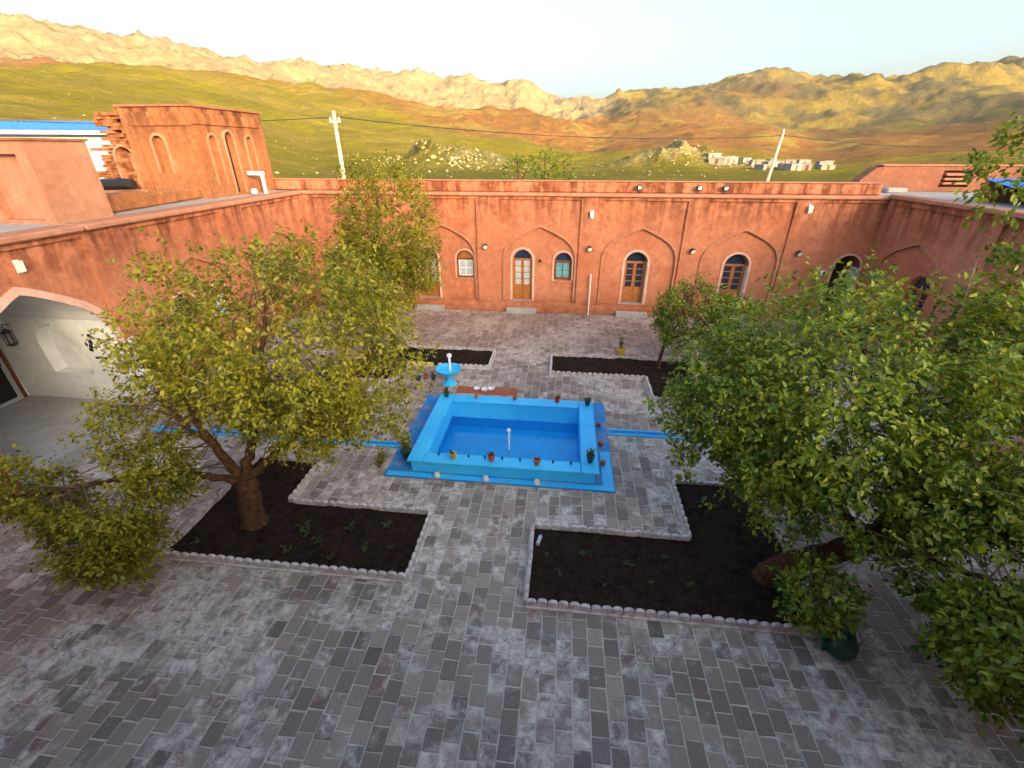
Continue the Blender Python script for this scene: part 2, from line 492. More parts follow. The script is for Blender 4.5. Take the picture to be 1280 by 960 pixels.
    me.loops.add(quads.size); me.loops.foreach_set('vertex_index', quads.astype(np.int32).ravel())
    me.polygons.add(len(quads)); me.polygons.foreach_set('loop_start', (np.arange(len(quads))*4).astype(np.int32))
    me.update(calc_edges=True)
    at = me.color_attributes.new('cover', 'FLOAT_COLOR', 'POINT')
    at.data.foreach_set('color', np.concatenate([col.reshape(-1, 3), np.ones((len(verts), 1))], 1).astype(np.float32).ravel())
    me.shade_smooth()
    t = NT('hillside'); p = t.pos()
    ca = t.n('VertexColor', layer_name='cover')
    n = t.noise(p, .035, 9, .72)
    c = t.mix(t.ramp(n, .38, .66, 0, .5), ca.outputs[0], (.13,.10,.03))
    sp = t.noise(p, .16, 6, .75)
    c = t.mix(t.ramp(sp, .60, .70, 0, .5), c, (.46,.38,.22))
    t.bump(t.math('ADD', t.noise(p, .05, 9, .7), t.math('MULTIPLY', t.noise(p, .3, 5, .7), .3)), 1.0, 14.0)
    me.materials.append(t.done(c, .95, .05))
    o = bpy.data.objects.new('hills', me); C.objects.link(o)
    tag(o, kind='structure')
    global HZ
    HZ = (azs, rad, Z)
    return o
terrain()
def ground_z(x, y):
    azs, rad, Z = HZ
    a = math.degrees(math.atan2(x, y)); r = math.hypot(x, y)
    i = int(np.clip(np.searchsorted(azs, a) - 1, 0, len(azs)-2)); j = int(np.clip(np.searchsorted(rad, r) - 1, 0, len(rad)-2))
    ta = (a - azs[i])/(azs[i+1]-azs[i]); tr = (r - rad[j])/(rad[j+1]-rad[j])
    return float((Z[i,j]*(1-ta)+Z[i+1,j]*ta)*(1-tr) + (Z[i,j+1]*(1-ta)+Z[i+1,j+1]*ta)*tr)

# ------------------------------------------------------------------ courtyard ground and paving
XL, XR, YF, YB = -10.2, 11.0, 0.3, 17.8            # inner faces of the four wings
PLAT = (-3.45, 1.27, 6.96, 10.45)                   # blue painted apron of the pool
POOL = (-2.95, .92, 7.12, 9.92)                     # raised pool wall
INN = (-2.62, .60, 7.40, 9.62)                      # basin
m = MB()
flat = lambda u, v, d: (u, v, d)
m.face([(-34,-26),(34,-26),(34,40),(-34,40)], [[(INN[0]-.1,INN[2]-.1),(INN[1]+.1,INN[2]-.1),(INN[1]+.1,INN[3]+.1),(INN[0]-.1,INN[3]+.1)]], flat, 0)
ground = m.build('ground', MAT['mortar']); tag(ground, kind='structure')

def Lbed(x0, x1, xi, y0, y1, yi):
    """outer corner (x0,y0); arm to x1 with depth yi; leg to y1 with width xi"""
    return [(x0,y0),(x1,y0),(x1,yi),(xi,yi),(xi,y1),(x0,y1)]
BEDS = [
 dict(poly=Lbed(-6.32,-2.16,-4.92,4.56,7.20,5.98), label='L-shaped soil bed holding the stout tree with a pruned trunk, white scalloped edging', tree=1),
 dict(poly=Lbed(3.95,-.27,2.42,4.34,7.35,5.86), label='L-shaped soil bed under the big leaning tree, small bottle in its corner'),
 dict(poly=Lbed(-6.30,-2.07,-4.80,13.5,10.95,12.2), label='L-shaped soil bed behind the pool beside the blue basin'),
 dict(poly=Lbed(4.05,-.18,2.60,13.35,10.75,12.0), label='L-shaped soil bed behind the pool with a yellow potted plant at its back edge'),
]
cut = [PLAT, (-9.6, PLAT[0], 7.93, 8.17), (PLAT[1], 3.4, 8.97, 9.25)]
for b in BEDS:
    P = b['poly']
    xs, ys = sorted((P[0][0], P[1][0])), sorted((P[0][1], P[2][1]))
    cut.append((xs[0]-.03, xs[1]+.03, ys[0]-.03, ys[1]+.03))
    xs, ys = sorted((P[0][0], P[3][0])), sorted((P[0][1], P[4][1]))
    cut.append((xs[0]-.03, xs[1]+.03, ys[0]-.03, ys[1]+.03))
def subtract(r, c):
    x0,x1,y0,y1 = r; a0,a1,b0,b1 = c
    if x1 <= a0 or x0 >= a1 or y1 <= b0 or y0 >= b1: return [r]
    out = []
    if y0 < b0: out.append((x0,x1,y0,b0))
    if y1 > b1: out.append((x0,x1,b1,y1))
    lo, hi = max(y0,b0), min(y1,b1)
    if x0 < a0: out.append((x0,a0,lo,hi))
    if x1 > a1: out.append((a1,x1,lo,hi))
    return out
PW, PL, JT = .212, .258, .016
rects = []
ncol = int((XR - XL) / PW)
for i in range(ncol):
    x0 = XL + i*PW
    off = (i % 2) * PL * .5 + random.uniform(-.03, .03)
    y = YF + .02 - off
    while y < YB:
        ln = PL * random.uniform(.93, 1.07)
        rs = [(x0, x0+PW, max(y, YF+.02), min(y+ln, YB-.02))]
        y += ln
        for c in cut:
            rs = [q for r_ in rs for q in subtract(r_, c)]
        rects += [q for q in rs if q[1]-q[0] > .06 and q[3]-q[2] > .06]
fw = Vector((0,0,-1)); fw.rotate(cam.rotation_euler); rt_ = Vector((1,0,0)); rt_.rotate(cam.rotation_euler); up_ = Vector((0,1,0)); up_.rotate(cam.rotation_euler)
def apparent(r):
    v = Vector(((r[0]+r[1])/2, (r[2]+r[3])/2, 0)) - cam.location
    z = v.dot(fw)
    if z < .5: return 0
    u, w = v.dot(rt_)/z*559/640, v.dot(up_)/z*559/480
    if abs(u) > 1.02 or abs(w) > 1.02: return 0
    return (r[1]-r[0])*(r[3]-r[2]) / z**2 * (-v.normalized().z)
rects.sort(key=apparent, reverse=True)
def paver_mesh(mb, cx, cy, lx, ly, h, rng, tilt=0.002):
    hx, hy = lx/2, ly/2
    bv = .009
    tz = [rng.uniform(-tilt, tilt) for _ in range(4)]
    j = lambda: rng.uniform(-.006, .006)
    low = [(-hx+j(),-hy+j()),(hx+j(),-hy+j()),(hx+j(),hy+j()),(-hx+j(),hy+j())]
    vs_ = [(cx+x, cy+y, -.01) for x, y in low] + [(cx+x, cy+y, h-.004+tz[i]) for i,(x,y) in enumerate(low)]
    vs_ += [(cx+x*(1-bv/hx), cy+y*(1-bv/hy), h+tz[i]) for i,(x,y) in enumerate(low)]
    fs = [(8,9,10,11)]
    for i in range(4):
        k = (i+1) % 4
        fs += [(i,k,4+k,4+i), (4+i,4+k,8+k,8+i)]
    mb.add(vs_, fs)
rng = random.Random(4)
shared = []
for k in range(14):
    mb = MB(); paver_mesh(mb, 0, 0, PW-JT, PL-JT, .007, rng)
    me = bpy.data.meshes.new('paver'); me.from_pydata(mb.v, [], mb.f); me.update(); me.materials.append(MAT['paver']); shared.append(me)
for r in rects[:300]:
    o = bpy.data.objects.new('paver', rng.choice(shared)); C.objects.link(o); o.parent = ground
    o.location = ((r[0]+r[1])/2, (r[2]+r[3])/2, rng.uniform(-.002, .003))
    o.scale = ((r[1]-r[0]-JT)/(PW-JT), (r[3]-r[2]-JT)/(PL-JT), 1)
    o.rotation_euler = (0, 0, rng.uniform(-.015, .015))
mb = MB()
for r in rects[300:]:
    paver_mesh(mb, (r[0]+r[1])/2, (r[2]+r[3])/2, r[1]-r[0]-JT, r[3]-r[2]-JT, .007 + rng.uniform(-.002, .003), rng)
me = bpy.data.meshes.new('pavers'); me.from_pydata(mb.v, [], mb.f); me.update(); me.materials.append(MAT['paver_joined'])
o = bpy.data.objects.new('pavers', me); C.objects.link(o); o.parent = ground; tag(o, kind='stuff')

# ------------------------------------------------------------------ wings round the courtyard
def round_arch(xc, w, z0, ztop, n=10):
    r = w/2; zs = ztop - r
    return [(xc-r, z0), (xc+r, z0)] + [(xc + r*math.cos(math.pi*k/n), zs + r*math.sin(math.pi*k/n)) for k in range(n+1)]
PROF = [(1,0),(.985,.16),(.93,.34),(.83,.50),(.68,.64),(.50,.755),(.30,.865),(.12,.955),(0,1)]
def pointed_curve(xc, hw, zs, zt):
    a = [(xc + hw*u, zs + (zt-zs)*v) for u, v in PROF]
    return a + [(2*xc - x, z) for x, z in reversed(a[:-1])]
def pointed_arch(xc, hw, z0, zs, zt):
    return [(xc-hw, z0), (xc+hw, z0)] + pointed_curve(xc, hw, zs, zt)
def offset_arch(pts, xc, zc, k):
    return [(x + (k if x > xc + 1e-4 else -k if x < xc - 1e-4 else 0), z + (k if z > zc else 0)) for x, z in pts]
def rect(a, b, c, d): return [(a,c),(b,c),(b,d),(a,d)]

def door(root, m, xc, w, z0, zt, d, style='wood'):
    """two-leaf glazed door in its reveal, d = depth of the leaf"""
    r = w/2; zs = zt - r
    fr = MB(); o_ = round_arch(xc, w-.004, z0, zt-.002); i_ = round_arch(xc, w-.11, z0, zt-.055)
    fr.band(i_[1:], o_[1:], m, d-.05, d+.03)
    fr.band([o_[0], i_[0]][::-1] and [(xc-r+.055, z0), (xc-r+.055, zs)], [(xc-r+.002, z0), (xc-r+.002, zs)], m, d-.05, d+.03)
    fr.slab(rect(xc-r+.055, xc+r-.055, zs-.03, zs+.03), m, d-.045, d+.02)
    dr = fr.build('door', MAT['wood_dark' if style == 'dark' else 'wood'], root)
    fan = MB(); fan.slab([(xc+(r-.06)*math.cos(math.pi*k/10), zs+.03+(r-.075)*math.sin(math.pi*k/10)) for k in range(11)], m, d-.01, d)
    fan.build('fanlight', MAT['glass_dark'], dr)
    for s in (-1, 1):
        a, b = sorted((xc + s*.006, xc + s*(r-.058)))
        lf = MB()
        lf.slab(rect(a, b, z0+.01, z0+.62), m, d-.02, d+.02)
        lf.slab(rect(a, a+.055, z0+.62, zs-.03), m, d-.02, d+.02); lf.slab(rect(b-.055, b, z0+.62, zs-.03), m, d-.02, d+.02)
        lf.slab(rect(a+.06, b-.06, z0+.12, z0+.5), m, d-.035, d-.021)
        n = 4; h = (zs-.03-z0-.62)/n
        for k in range(n):
            lf.slab(rect(a+.055, b-.055, z0+.62+k*h-(.016 if k else 0), z0+.62+k*h+.016), m, d-.016, d+.016)
        lf.slab(rect(a+.055, b-.055, zs-.06, zs-.03), m, d-.016, d+.016)
        lf.build('leaf', MAT['wood'], dr)
        for k in range(n):
            MB().slab(rect(a+.05, b-.05, z0+.62+k*h+.015, z0+.62+(k+1)*h-.017), m, d-.004, d+.004).build('pane', MAT['glass_dark' if style != 'pale' else 'glass_pale'], dr)
    return dr
def window(root, m, xc, w, z0, zt, d, pane):
    r = w/2; zs = zt - r
    fr = MB()
    o_ = round_arch(xc, w-.004, z0+.002, zt-.002); i_ = round_arch(xc, w-.12, z0+.06, zt-.06)
    fr.band(i_, o_, m, d-.04, d+.03, closed=True)
    fr.slab(rect(xc-r+.06, xc+r-.06, zs-.05, zs+.01), m, d-.035, d+.02)
    wd = fr.build('window', MAT['wood_dark'], root)
    MB().slab([(xc+(r-.065)*math.cos(math.pi*k/10), zs+.01+(r-.07)*math.sin(math.pi*k/10)) for k in range(11)], m, d-.006, d+.006).build('fanlight', MAT['wood' if pane == 'glass_pale' else 'glass_dark'], wd)
    sash = MB()
    sash.band(rect(xc-r+.10, xc+r-.10, z0+.10, zs-.09), rect(xc-r+.062, xc+r-.062, z0+.062, zs-.052), m, d-.02, d+.02, closed=True)
    sash.slab(rect(xc-.016, xc+.016, z0+.1, zs-.09), m, d-.018, d+.018)
    zm = (z0+zs)/2
    for a, b in ((xc-r+.1, xc-.016), (xc+.016, xc+r-.1)):
        sash.slab(rect(a, b, zm-.012, zm+.012), m, d-.014, d+.014)
    sash.build('sash', MAT['white_paint' if pane == 'glass_pale' else 'wood_dark'], wd)
    for a, b in ((xc-r+.09, xc-.01), (xc+.01, xc+r-.09)):
        for c_, e in ((z0+.09, zm-.01), (zm+.01, zs-.08)):
            MB().slab(rect(a, b, c_, e), m, d-.004, d+.004).build('pane', MAT[pane], wd)
    return wd

# --- back wing
mB = lambda u, v, d: (u, YB + d, v)
back = empty('courtyard_wing', (0, YB, 0), 'long terracotta plastered wing with pointed blind arches behind the pool', 'building')
panels = [(-9.85,-7.15),(-6.15,-3.36),(-2.42,.60),(1.42,4.40),(5.12,8.07),(8.98,10.98)]
ZP0, ZP1 = .42, 4.33
D1, D2, DD = .07, .13, .36
wall = MB()
wall.face(rect(XL, XR, 0, 4.44), [rect(a, b, ZP0, ZP1) for a, b in panels], mB, 0)
for a, b in panels: wall.reveal(rect(a, b, ZP0, ZP1), mB, 0, D1)
doors = {0: (-8.9,.82), 1: (-5.43,.82), 2: (-1.575,.80), 3: (2.85,.86), 4: (6.56,.90)}
wins = {1: (-3.90,.70,'glass_pale'), 2: (.03,.70,'glass_teal')}
for i, (a, b) in enumerate(panels):
    xc = (a+b)/2; hw = (b-a)/2 - .06
    if i == 5:
        op = round_arch(10.43, .90, .421, 2.55)
        wall.face(rect(a, b, ZP0, ZP1), [op], mB, D1)
        continue
    arch = pointed_arch(xc, hw, ZP0+.001, 2.15, 3.42)
    wall.face(rect(a, b, ZP0, ZP1), [arch], mB, D1)
    wall.reveal(arch, mB, D1, D2)
    holes = []
    dx, dw = doors[i]
    holes.append(round_arch(dx, dw, ZP0+.012, 2.50))
    if i in wins: holes.append(round_arch(wins[i][0], wins[i][1], 1.32, 2.42))
    wall.face(arch, holes, mB, D2)
    for k, h in enumerate(holes): wall.reveal(h, mB, D2, DD + (.12 if i >= 3 and k == 0 else 0))
wall.build('wall', MAT['terracotta'], back)
rng = random.Random(12)
for i, (a, b) in enumerate(panels[:5]):
    xc = (a+b)/2; hw = (b-a)/2 - .06
    i_ = pointed_curve(xc, hw-.065, 2.13, 3.35); o_ = pointed_curve(xc, hw, 2.15, 3.42)
    i_ = [(xc+hw-.065, .50)] + i_ + [(xc-hw+.065, .50)]; o_ = [(xc+hw, .50)] + o_ + [(xc-hw, .50)]
    MB().band(i_, o_, mB, D1-.045, D2+.01).build('arch_moulding', MAT['terracotta_pale'], back)
    dx, dw = doors[i]
    zt = 2.50
    deep = i >= 3
    d_ = DD + (.12 if deep else 0)
    i_ = round_arch(dx, dw, .44, zt)[1:] + [(dx-dw/2, .44)]; o_ = round_arch(dx, dw+.17, .44, zt+.085)[1:] + [(dx-dw/2-.085, .44)]
    MB().band(i_, o_, mB, D2-.022, D2+.01).build('door_surround', MAT['trim_plaster'], back)
    if deep:   # whitewashed jamb
        j = MB(); j.add([mB(dx+dw/2-.004, .45, D2), mB(dx+dw/2-.004, .45, d_-.06), mB(dx+dw/2-.004, zt-dw/2, d_-.06), mB(dx+dw/2-.004, zt-dw/2, D2)], [(0,1,2,3)])
        j.slab(rect(dx+dw/2-.012, dx+dw/2-.003, .45, zt-dw/2), mB, D2+.005, d_-.06)
        j.build('jamb', MAT['white_plaster'], back)
    door(back, mB, dx, dw, .45, zt, d_-.10, 'pale' if i in (1, 2) else 'wood')
    st = MB(); st.box(dx-.62, dx+.62, YB-.30, YB-.004, 0, .20); st.box(dx-.52, dx+.52, YB-.004, YB+D2-.004, .2, .43) if False else None
    st.build('doorstep', MAT['concrete'], back, bevel=.015)
    MB().box(dx-dw/2+.003, dx+dw/2-.003, YB+D2-.03, YB+d_+.05, .425, .446).build('threshold', MAT['concrete'], back)
    MB().face(rect(dx-dw/2-.1, dx+dw/2+.1, .40, zt+.1), [], mB, d_+.02).build('room_shade_sheet', MAT['brown_plaster'], back)  # dark brown sheet standing in for the shadowed room behind the door
    if i in wins:
        wx, ww, wp = wins[i]
        i_ = round_arch(wx, ww, 1.32, 2.42)[1:] + [(wx-ww/2, 1.32)]; o_ = round_arch(wx, ww+.13, 1.32, 2.485)[1:] + [(wx-ww/2-.065, 1.32)]
        MB().band(i_, o_, mB, D2-.02, D2+.01).build('window_surround', MAT['trim_plaster'], back)
        MB().slab(rect(wx-ww/2-.07, wx+ww/2+.07, 1.255, 1.318), mB, D2-.05, D2+.02).build('window_sill', MAT['terracotta_pale'], back)
        window(back, mB, wx, ww, 1.32, 2.42, DD-.10, wp)
        MB().face(rect(wx-ww/2-.1, wx+ww/2+.1, 1.2, 2.5), [], mB, DD+.01).build('room_shade_sheet', MAT['brown_plaster'], back)  # dark sheet for the room's shadow behind the window
# open passage arch in the corner bay
pa = MB(); op = round_arch(10.43, .90, .421, 2.55)
pa.reveal(op, mB, D1, 2.2); pa.face(op, [], mB, 2.2)
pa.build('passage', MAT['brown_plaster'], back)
MB().slab(rect(10.865, 10.878, .43, 2.08), mB, D1+.005, .62).build('jamb', MAT['white_plaster'], back)
MB().band(round_arch(10.43, .90, .43, 2.55)[1:]+[(9.98,.43)], round_arch(10.43, 1.03, .43, 2.615)[1:]+[(9.915,.43)], mB, D1-.02, D1+.01).build('door_surround', MAT['trim_plaster'], back)
# plinth between the doorsteps, coping, parapet, roof
pl = MB()
pl.box(XL, XR, YB-.09, YB-.002, 0, .34)
pl.build('plinth', MAT['terracotta'], back, bevel=.03)
cp = MB(); cp.box(XL-.3, XR+.3, YB-.10, YB+.35, 4.44, 4.56)
cp.build('coping', MAT['terracotta_pale'], back, bevel=.03)
pp = MB(); pp.box(XL-5.5, XR-.2, YB+.22, YB+.50, 4.565, 4.93); pp.build('parapet', MAT['terracotta'], back, bevel=.03)
MB().box(XL-5.5, XR-.25, YB+.19, YB+.53, 4.93, 4.965).build('parapet_cap', MAT['terracotta_pale'], back, bevel=.01)
MB().box(XL-5.5, XR+5, YB+.50, YB+5, 4.2, 4.55).build('roof', MAT['roof_screed'], back)
MB().box(XL-5.5, XR+5, YB+2.3, YB+5, 0, 4.19).build('rear_rooms', MAT['terracotta'], back)

# --- left wing with the vaulted iwan
mL = lambda u, v, d: (XL - d, u, v)
left = empty('vaulted_wing', (XL, 9, 0), 'terracotta wing with a white vaulted hall opening through a pointed arch', 'building')
IW = (7.22, 1.53)          # centre and half width of the vault
lp = [(.8,5.05),(9.9,13.07),(14.05,17.45)]
wall = MB()
iwan = [(IW[0]-IW[1], .02), (IW[0]+IW[1], .02)] + pointed_curve(IW[0], IW[1], 1.95, 3.58)
bigp = rect(5.62, 8.80, .015, 4.33)
wall.face(rect(YF, YB, 0, 4.44), [rect(a, b, ZP0, ZP1) for a, b in lp] + [bigp], mL, 0)
wall.reveal(bigp, mL, 0, .06)
wall.face(bigp, [iwan], mL, .06)
ldoors = {0: [2.0], 1: [10.9], 2: [15.0]}
for i, (a, b) in enumerate(lp):
    wall.reveal(rect(a, b, ZP0, ZP1), mL, 0, D1)
    xc = (a+b)/2; hw = (b-a)/2 - .1
    arch = pointed_arch(xc, hw, ZP0+.001, 2.1, 3.4)
    wall.face(rect(a, b, ZP0, ZP1), [arch], mL, D1); wall.reveal(arch, mL, D1, D2)
    dx = ldoors[i][0]
    hs = [round_arch(dx, .82, ZP0+.012, 2.5), round_arch(dx+1.35, .7, 1.32, 2.42)]
    wall.face(arch, hs, mL, D2)
    for h in hs: wall.reveal(h, mL, D2, DD)
wall.build('wall', MAT['terracotta'], left)
for i, (a, b) in enumerate(lp):
    xc = (a+b)/2; hw = (b-a)/2 - .1
    i_ = pointed_curve(xc, hw-.065, 2.08, 3.33); o_ = pointed_curve(xc, hw, 2.1, 3.4)
    MB().band([(xc+hw-.065,.5)]+i_+[(xc-hw+.065,.5)], [(xc+hw,.5)]+o_+[(xc-hw,.5)], mL, D1-.045, D2+.01).build('arch_moulding', MAT['terracotta_pale'], left)
    dx = ldoors[i][0]
    MB().band(round_arch(dx, .82, .44, 2.5)[1:]+[(dx-.41,.44)], round_arch(dx, .99, .44, 2.585)[1:]+[(dx-.495,.44)], mL, D2-.022, D2+.01).build('door_surround', MAT['trim_plaster'], left)
    door(left, mL, dx, .82, .45, 2.5, DD-.1)
    window(left, mL, dx+1.35, .7, 1.32, 2.42, DD-.1, 'glass_pale')
    MB().band(round_arch(dx+1.35, .7, 1.32, 2.42)[1:]+[(dx+1,1.32)], round_arch(dx+1.35, .83, 1.32, 2.485)[1:]+[(dx+.935,1.32)], mL, D2-.02, D2+.01).build('window_surround', MAT['trim_plaster'], left)
    MB().box(XL-D2-.001, XL+.28, dx-.6, dx+.6, 0, .2).build('doorstep', MAT['concrete'], left, bevel=.015)
    MB().face(rect(dx-.5, dx+1.9, .4, 2.6), [], mL, DD+.01).build('room_shade_sheet', MAT['brown_plaster'], left)  # dark sheet for the room's shadow behind door and window
# pointed arch surround
i_ = pointed_curve(IW[0], IW[1]-.075, 1.93, 3.53); o_ = pointed_curve(IW[0], IW[1]+.09, 1.97, 3.69)
MB().band(i_, o_, mL, .02, .07).build('arch_moulding', MAT['trim_plaster'], left)
# vault: side walls with niches, pointed vault, back wall with an arched gateway
VD = 3.45
vt = MB()
cv = pointed_curve(IW[0], IW[1], 1.95, 3.58)
vt.reveal(cv[2:-2], mL, .06, VD, closed=False)
nich = [(1.15, 1.06), (2.25, 1.06), (2.25, 1.75)] + [(1.70+.55*math.cos(math.pi*k/12), 1.75+.62*math.sin(math.pi*k/12)) for k in range(1, 12)] + [(1.15, 1.75)]
mS = lambda yy, s: (lambda u, v, d: (XL - u, yy - s*.107*(v-.3)/2.204 + s*d, v))     # the side walls lean in slightly
for yy, s in ((IW[0]+IW[1], 1), (IW[0]-IW[1], -1)):
    mm = mS(yy, s)
    vt.face(rect(.06, VD, .3, 2.504), [nich], mm, 0)
    vt.reveal(nich, mm, 0, .28)
    vt.face(nich, [], mm, .28)
gate = round_arch(IW[0], 2.8, .31, 3.02)
vt.face([(IW[0]-IW[1], .3), (IW[0]+IW[1], .3)] + cv, [gate], mL, VD)
vt.reveal(gate, mL, VD, VD+.3)
vt.build('vault', MAT['white_plaster'], left)
rib = MB(); 
rib.band(pointed_curve(IW[0], IW[1]-.09, 1.95, 3.47), pointed_curve(IW[0], IW[1]-.004, 1.95, 3.57), mL, VD-.55, VD-.35)
rib.build('vault_rib', MAT['white_plaster'], left)
MB().band(round_arch(IW[0], 2.8, .31, 3.02)[1:]+[(IW[0]-1.4,.31)], round_arch(IW[0], 2.92, .31, 3.08)[1:]+[(IW[0]-1.46,.31)], mL, VD-.05, VD+.01).build('gate_surround', MAT['wood_dark'], left)
gt = MB(); gt.slab(rect(IW[0]-1.38, IW[0]+1.38, 1.2, 1.35), mL, VD+.10, VD+.158)
gt = gt.build('gate', MAT['gate_slit_dark'], left)
for k in range(12): MB().slab(rect(IW[0]-1.39+k*.2325, IW[0]-1.39+k*.2325+.225, .32, 3.05), mL, VD+.16+.006*(k % 2), VD+.22).build('plank', MAT['gate_slit_dark' if k % 4 else 'house_grey'], gt)
MB().box(XL-VD-.45, XL+.02, IW[0]-IW[1]+.002, IW[0]+IW[1]-.002, 0, .30).build('hall_floor', MAT['concrete'], left)
# whitewashed dado that returns on the court face
dd = MB(); dd.slab(rect(IW[0]+IW[1]+.005, IW[0]+IW[1]+.26, .02, 2.0), mL, -.03, .055)
dd.build('dado', MAT['white_plaster'], left)
for a, b in ((YF, 8.86), (8.9, 13.6), (13.63, YB-.11)):
    MB().box(XL-.5, XL+.11, a, b, 4.44, 4.575).build('coping', MAT['terracotta_pale'], left, bevel=.035)
MB().box(XL-7, XL-.5, YF-5, YB+.15, 4.2, 4.55).build('roof', MAT['roof_screed'], left)
MB().box(XL-7, XL-VD-.95, YF-5, YB+.15, 0, 4.19).build('rear_rooms', MAT['terracotta'], left)
# --- right wing
mR = lambda u, v, d: (XR + d, u, v)
right = empty('shaded_wing', (XR, 9, 0), 'shaded brown plastered wing half hidden behind the big leaning tree', 'building')
rp = [(.8,4.6),(5.6,9.0),(10.0,13.1),(14.0,17.4)]
wall = MB()
wall.face(rect(YF, YB, 0, 4.5), [rect(a, b, ZP0, ZP1) for a, b in rp], mR, 0)
for i, (a, b) in enumerate(rp):
    wall.reveal(rect(a, b, ZP0, ZP1), mR, 0, D1)
    xc = (a+b)/2; hw = (b-a)/2 - .1
    arch = pointed_arch(xc, hw, ZP0+.001, 2.1, 3.4)
    wall.face(rect(a, b, ZP0, ZP1), [arch], mR, D1); wall.reveal(arch, mR, D1, D2)
    hs = [round_arch(xc-.6, .9, ZP0+.012, 2.5)]
    wall.face(arch, hs, mR, D2); wall.reveal(hs[0], mR, D2, DD)
wall.build('wall', MAT['terracotta'], right)
for i, (a, b) in enumerate(rp):
    xc = (a+b)/2; hw = (b-a)/2 - .1
    i_ = pointed_curve(xc, hw-.065, 2.08, 3.33); o_ = pointed_curve(xc, hw, 2.1, 3.4)
    MB().band([(xc+hw-.065,.5)]+i_+[(xc-hw+.065,.5)], [(xc+hw,.5)]+o_+[(xc-hw,.5)], mR, D1-.045, D2+.01).build('arch_moulding', MAT['terracotta_pale'], right)
    door(right, mR, xc-.6, .9, .45, 2.5, DD-.1)
    MB().face(rect(xc-1.2, xc, .4, 2.6), [], mR, DD+.01).build('room_shade_sheet', MAT['brown_plaster'], right)  # dark sheet for the room's shadow behind this door
MB().box(XR-.11, XR+.4, YF, YB-.11, 4.5, 4.63).build('coping', MAT['terracotta_pale'], right, bevel=.03)
MB().box(XR+.4, XR+6.5, YF-5, YB+.49, 4.25, 4.6).build('roof', MAT['roof_screed'], right)
MB().box(XR+.6, XR+6.5, YF-5, YB+.49, 0, 4.24).build('rear_rooms', MAT['terracotta'], right)
MB().box(XR-2.0, XR-.003, 5.2, 9.6, 0, .22).build('plastered_step', MAT['terracotta_pale'], right, bevel=.04)
MB().box(XR+2.4, XR+2.7, YF-5, 11.0, 4.6, 5.25).build('shade_parapet', MAT['terracotta'], right, bevel=.03)  # parapet added on this roof to shade the right part of the court
# --- front wing below the viewer
front = empty('entrance_wing', (0, YF, 0), 'plastered wing on the near side of the court, across from the pool', 'building')
wall = MB()
mF = lambda u, v, d: (u, YF - d, v)
fp = [(-9.0,-6.2),(-5.2,-2.4),(-1.4,1.4),(2.4,5.2),(6.2,9.0)]
wall.face(rect(XL, XR, 0, 4.44), [rect(a, b, ZP0, ZP1) for a, b in fp], mF, 0)
for a, b in fp: wall.reveal(rect(a, b, ZP0, ZP1), mF, 0, D1); wall.face(rect(a, b, ZP0, ZP1), [], mF, D1)
wall.build('wall', MAT['terracotta'], front)
MB().box(XL, XR, YF-.4, YF+.08, 4.445, 4.56).build('coping', MAT['terracotta_pale'], front)
MB().box(XL-.45, XR+.35, YF-5, YF-.4, 0, 4.55).build('roof', MAT['roof_screed'], front)

# ------------------------------------------------------------------ things on the roofs and beyond
# ruined brick tower on the left wing's roof
tw = empty('brick_tower', (-12.6, 16.2, 4.55), 'square ruined brick tower with narrow arches on the left roof', 'tower')
TX0, TX1, TY0, TY1, TZ0, TZ1 = -13.75, -11.38, 14.56, 18.05, 4.55, 7.12
mTf = lambda u, v, d: (u, TY0 + d, v)
mTr = lambda u, v, d: (TX1 - d, u, v)
bodyb = MB()
f_holes = [round_arch(-12.72, .42, 5.30, 6.36)]
bodyb.face(rect(TX0, TX1, TZ0, TZ1), f_holes, mTf, 0); bodyb.reveal(f_holes[0], mTf, 0, .16); bodyb.face(f_holes[0], [], mTf, .16)
r_holes = [round_arch(15.18, .36, 4.95, 6.38), round_arch(16.0, .44, 4.62, 6.50), round_arch(17.05, .36, 5.3, 6.38)]
bodyb.face(rect(TY0, TY1, TZ0, TZ1), r_holes, mTr, 0)
for k, h in enumerate(r_holes):
    bodyb.reveal(h, mTr, 0, .14 if k != 1 else .22)
    if k != 1: bodyb.face(h, [], mTr, .14)
bodyb.face(rect(TX0, TX1, TZ0, TZ1), [], mTf, TY1-TY0); bodyb.face(rect(TY0, TY1, TZ0, TZ1), [], mTr, TX1-TX0)
bodyb.add([(TX0,TY0,TZ1),(TX1,TY0,TZ1),(TX1,TY1,TZ1),(TX0,TY1,TZ1)], [(0,1,2,3)])
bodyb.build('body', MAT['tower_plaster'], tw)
MB().face(r_holes[1], [], mTr, .22).build('slit_shade', MAT['gate_slit_dark'], tw)  # black sheet paints the dark inside of the open slit
for h, mm in ((f_holes[0], mTf), (r_holes[0], mTr), (r_holes[1], mTr), (r_holes[2], mTr)):
    xc = sum(p[0] for p in h[:2])/2; w = h[1][0]-h[0][0]; zt = max(p[1] for p in h)
    MB().band(h[1:]+[h[0]], round_arch(xc, w+.14, h[0][1], zt+.07)[1:]+[(xc-w/2-.07, h[0][1])], mm, -.035, .01).build('arch_moulding', MAT['terracotta_pale'], tw)
ct = MB(); ct.box(TX0-.05, TX1+.06, TY0-.06, TY1+.05, TZ1+.003, TZ1+.06); ct.build('cap', MAT['brown_plaster'], tw)
bn = MB(); bn.slab(rect(TX0+.25, TX1-.02, 6.62, 6.98), mTf, -.05, .01); bn.build('panel_band', MAT['tower_plaster'], tw, bevel=.02)
bn = MB(); bn.slab(rect(TY0-.05, TY1-.3, 6.66, 6.96), mTr, -.05, .01); bn.build('panel_band', MAT['tower_plaster'], tw, bevel=.02)
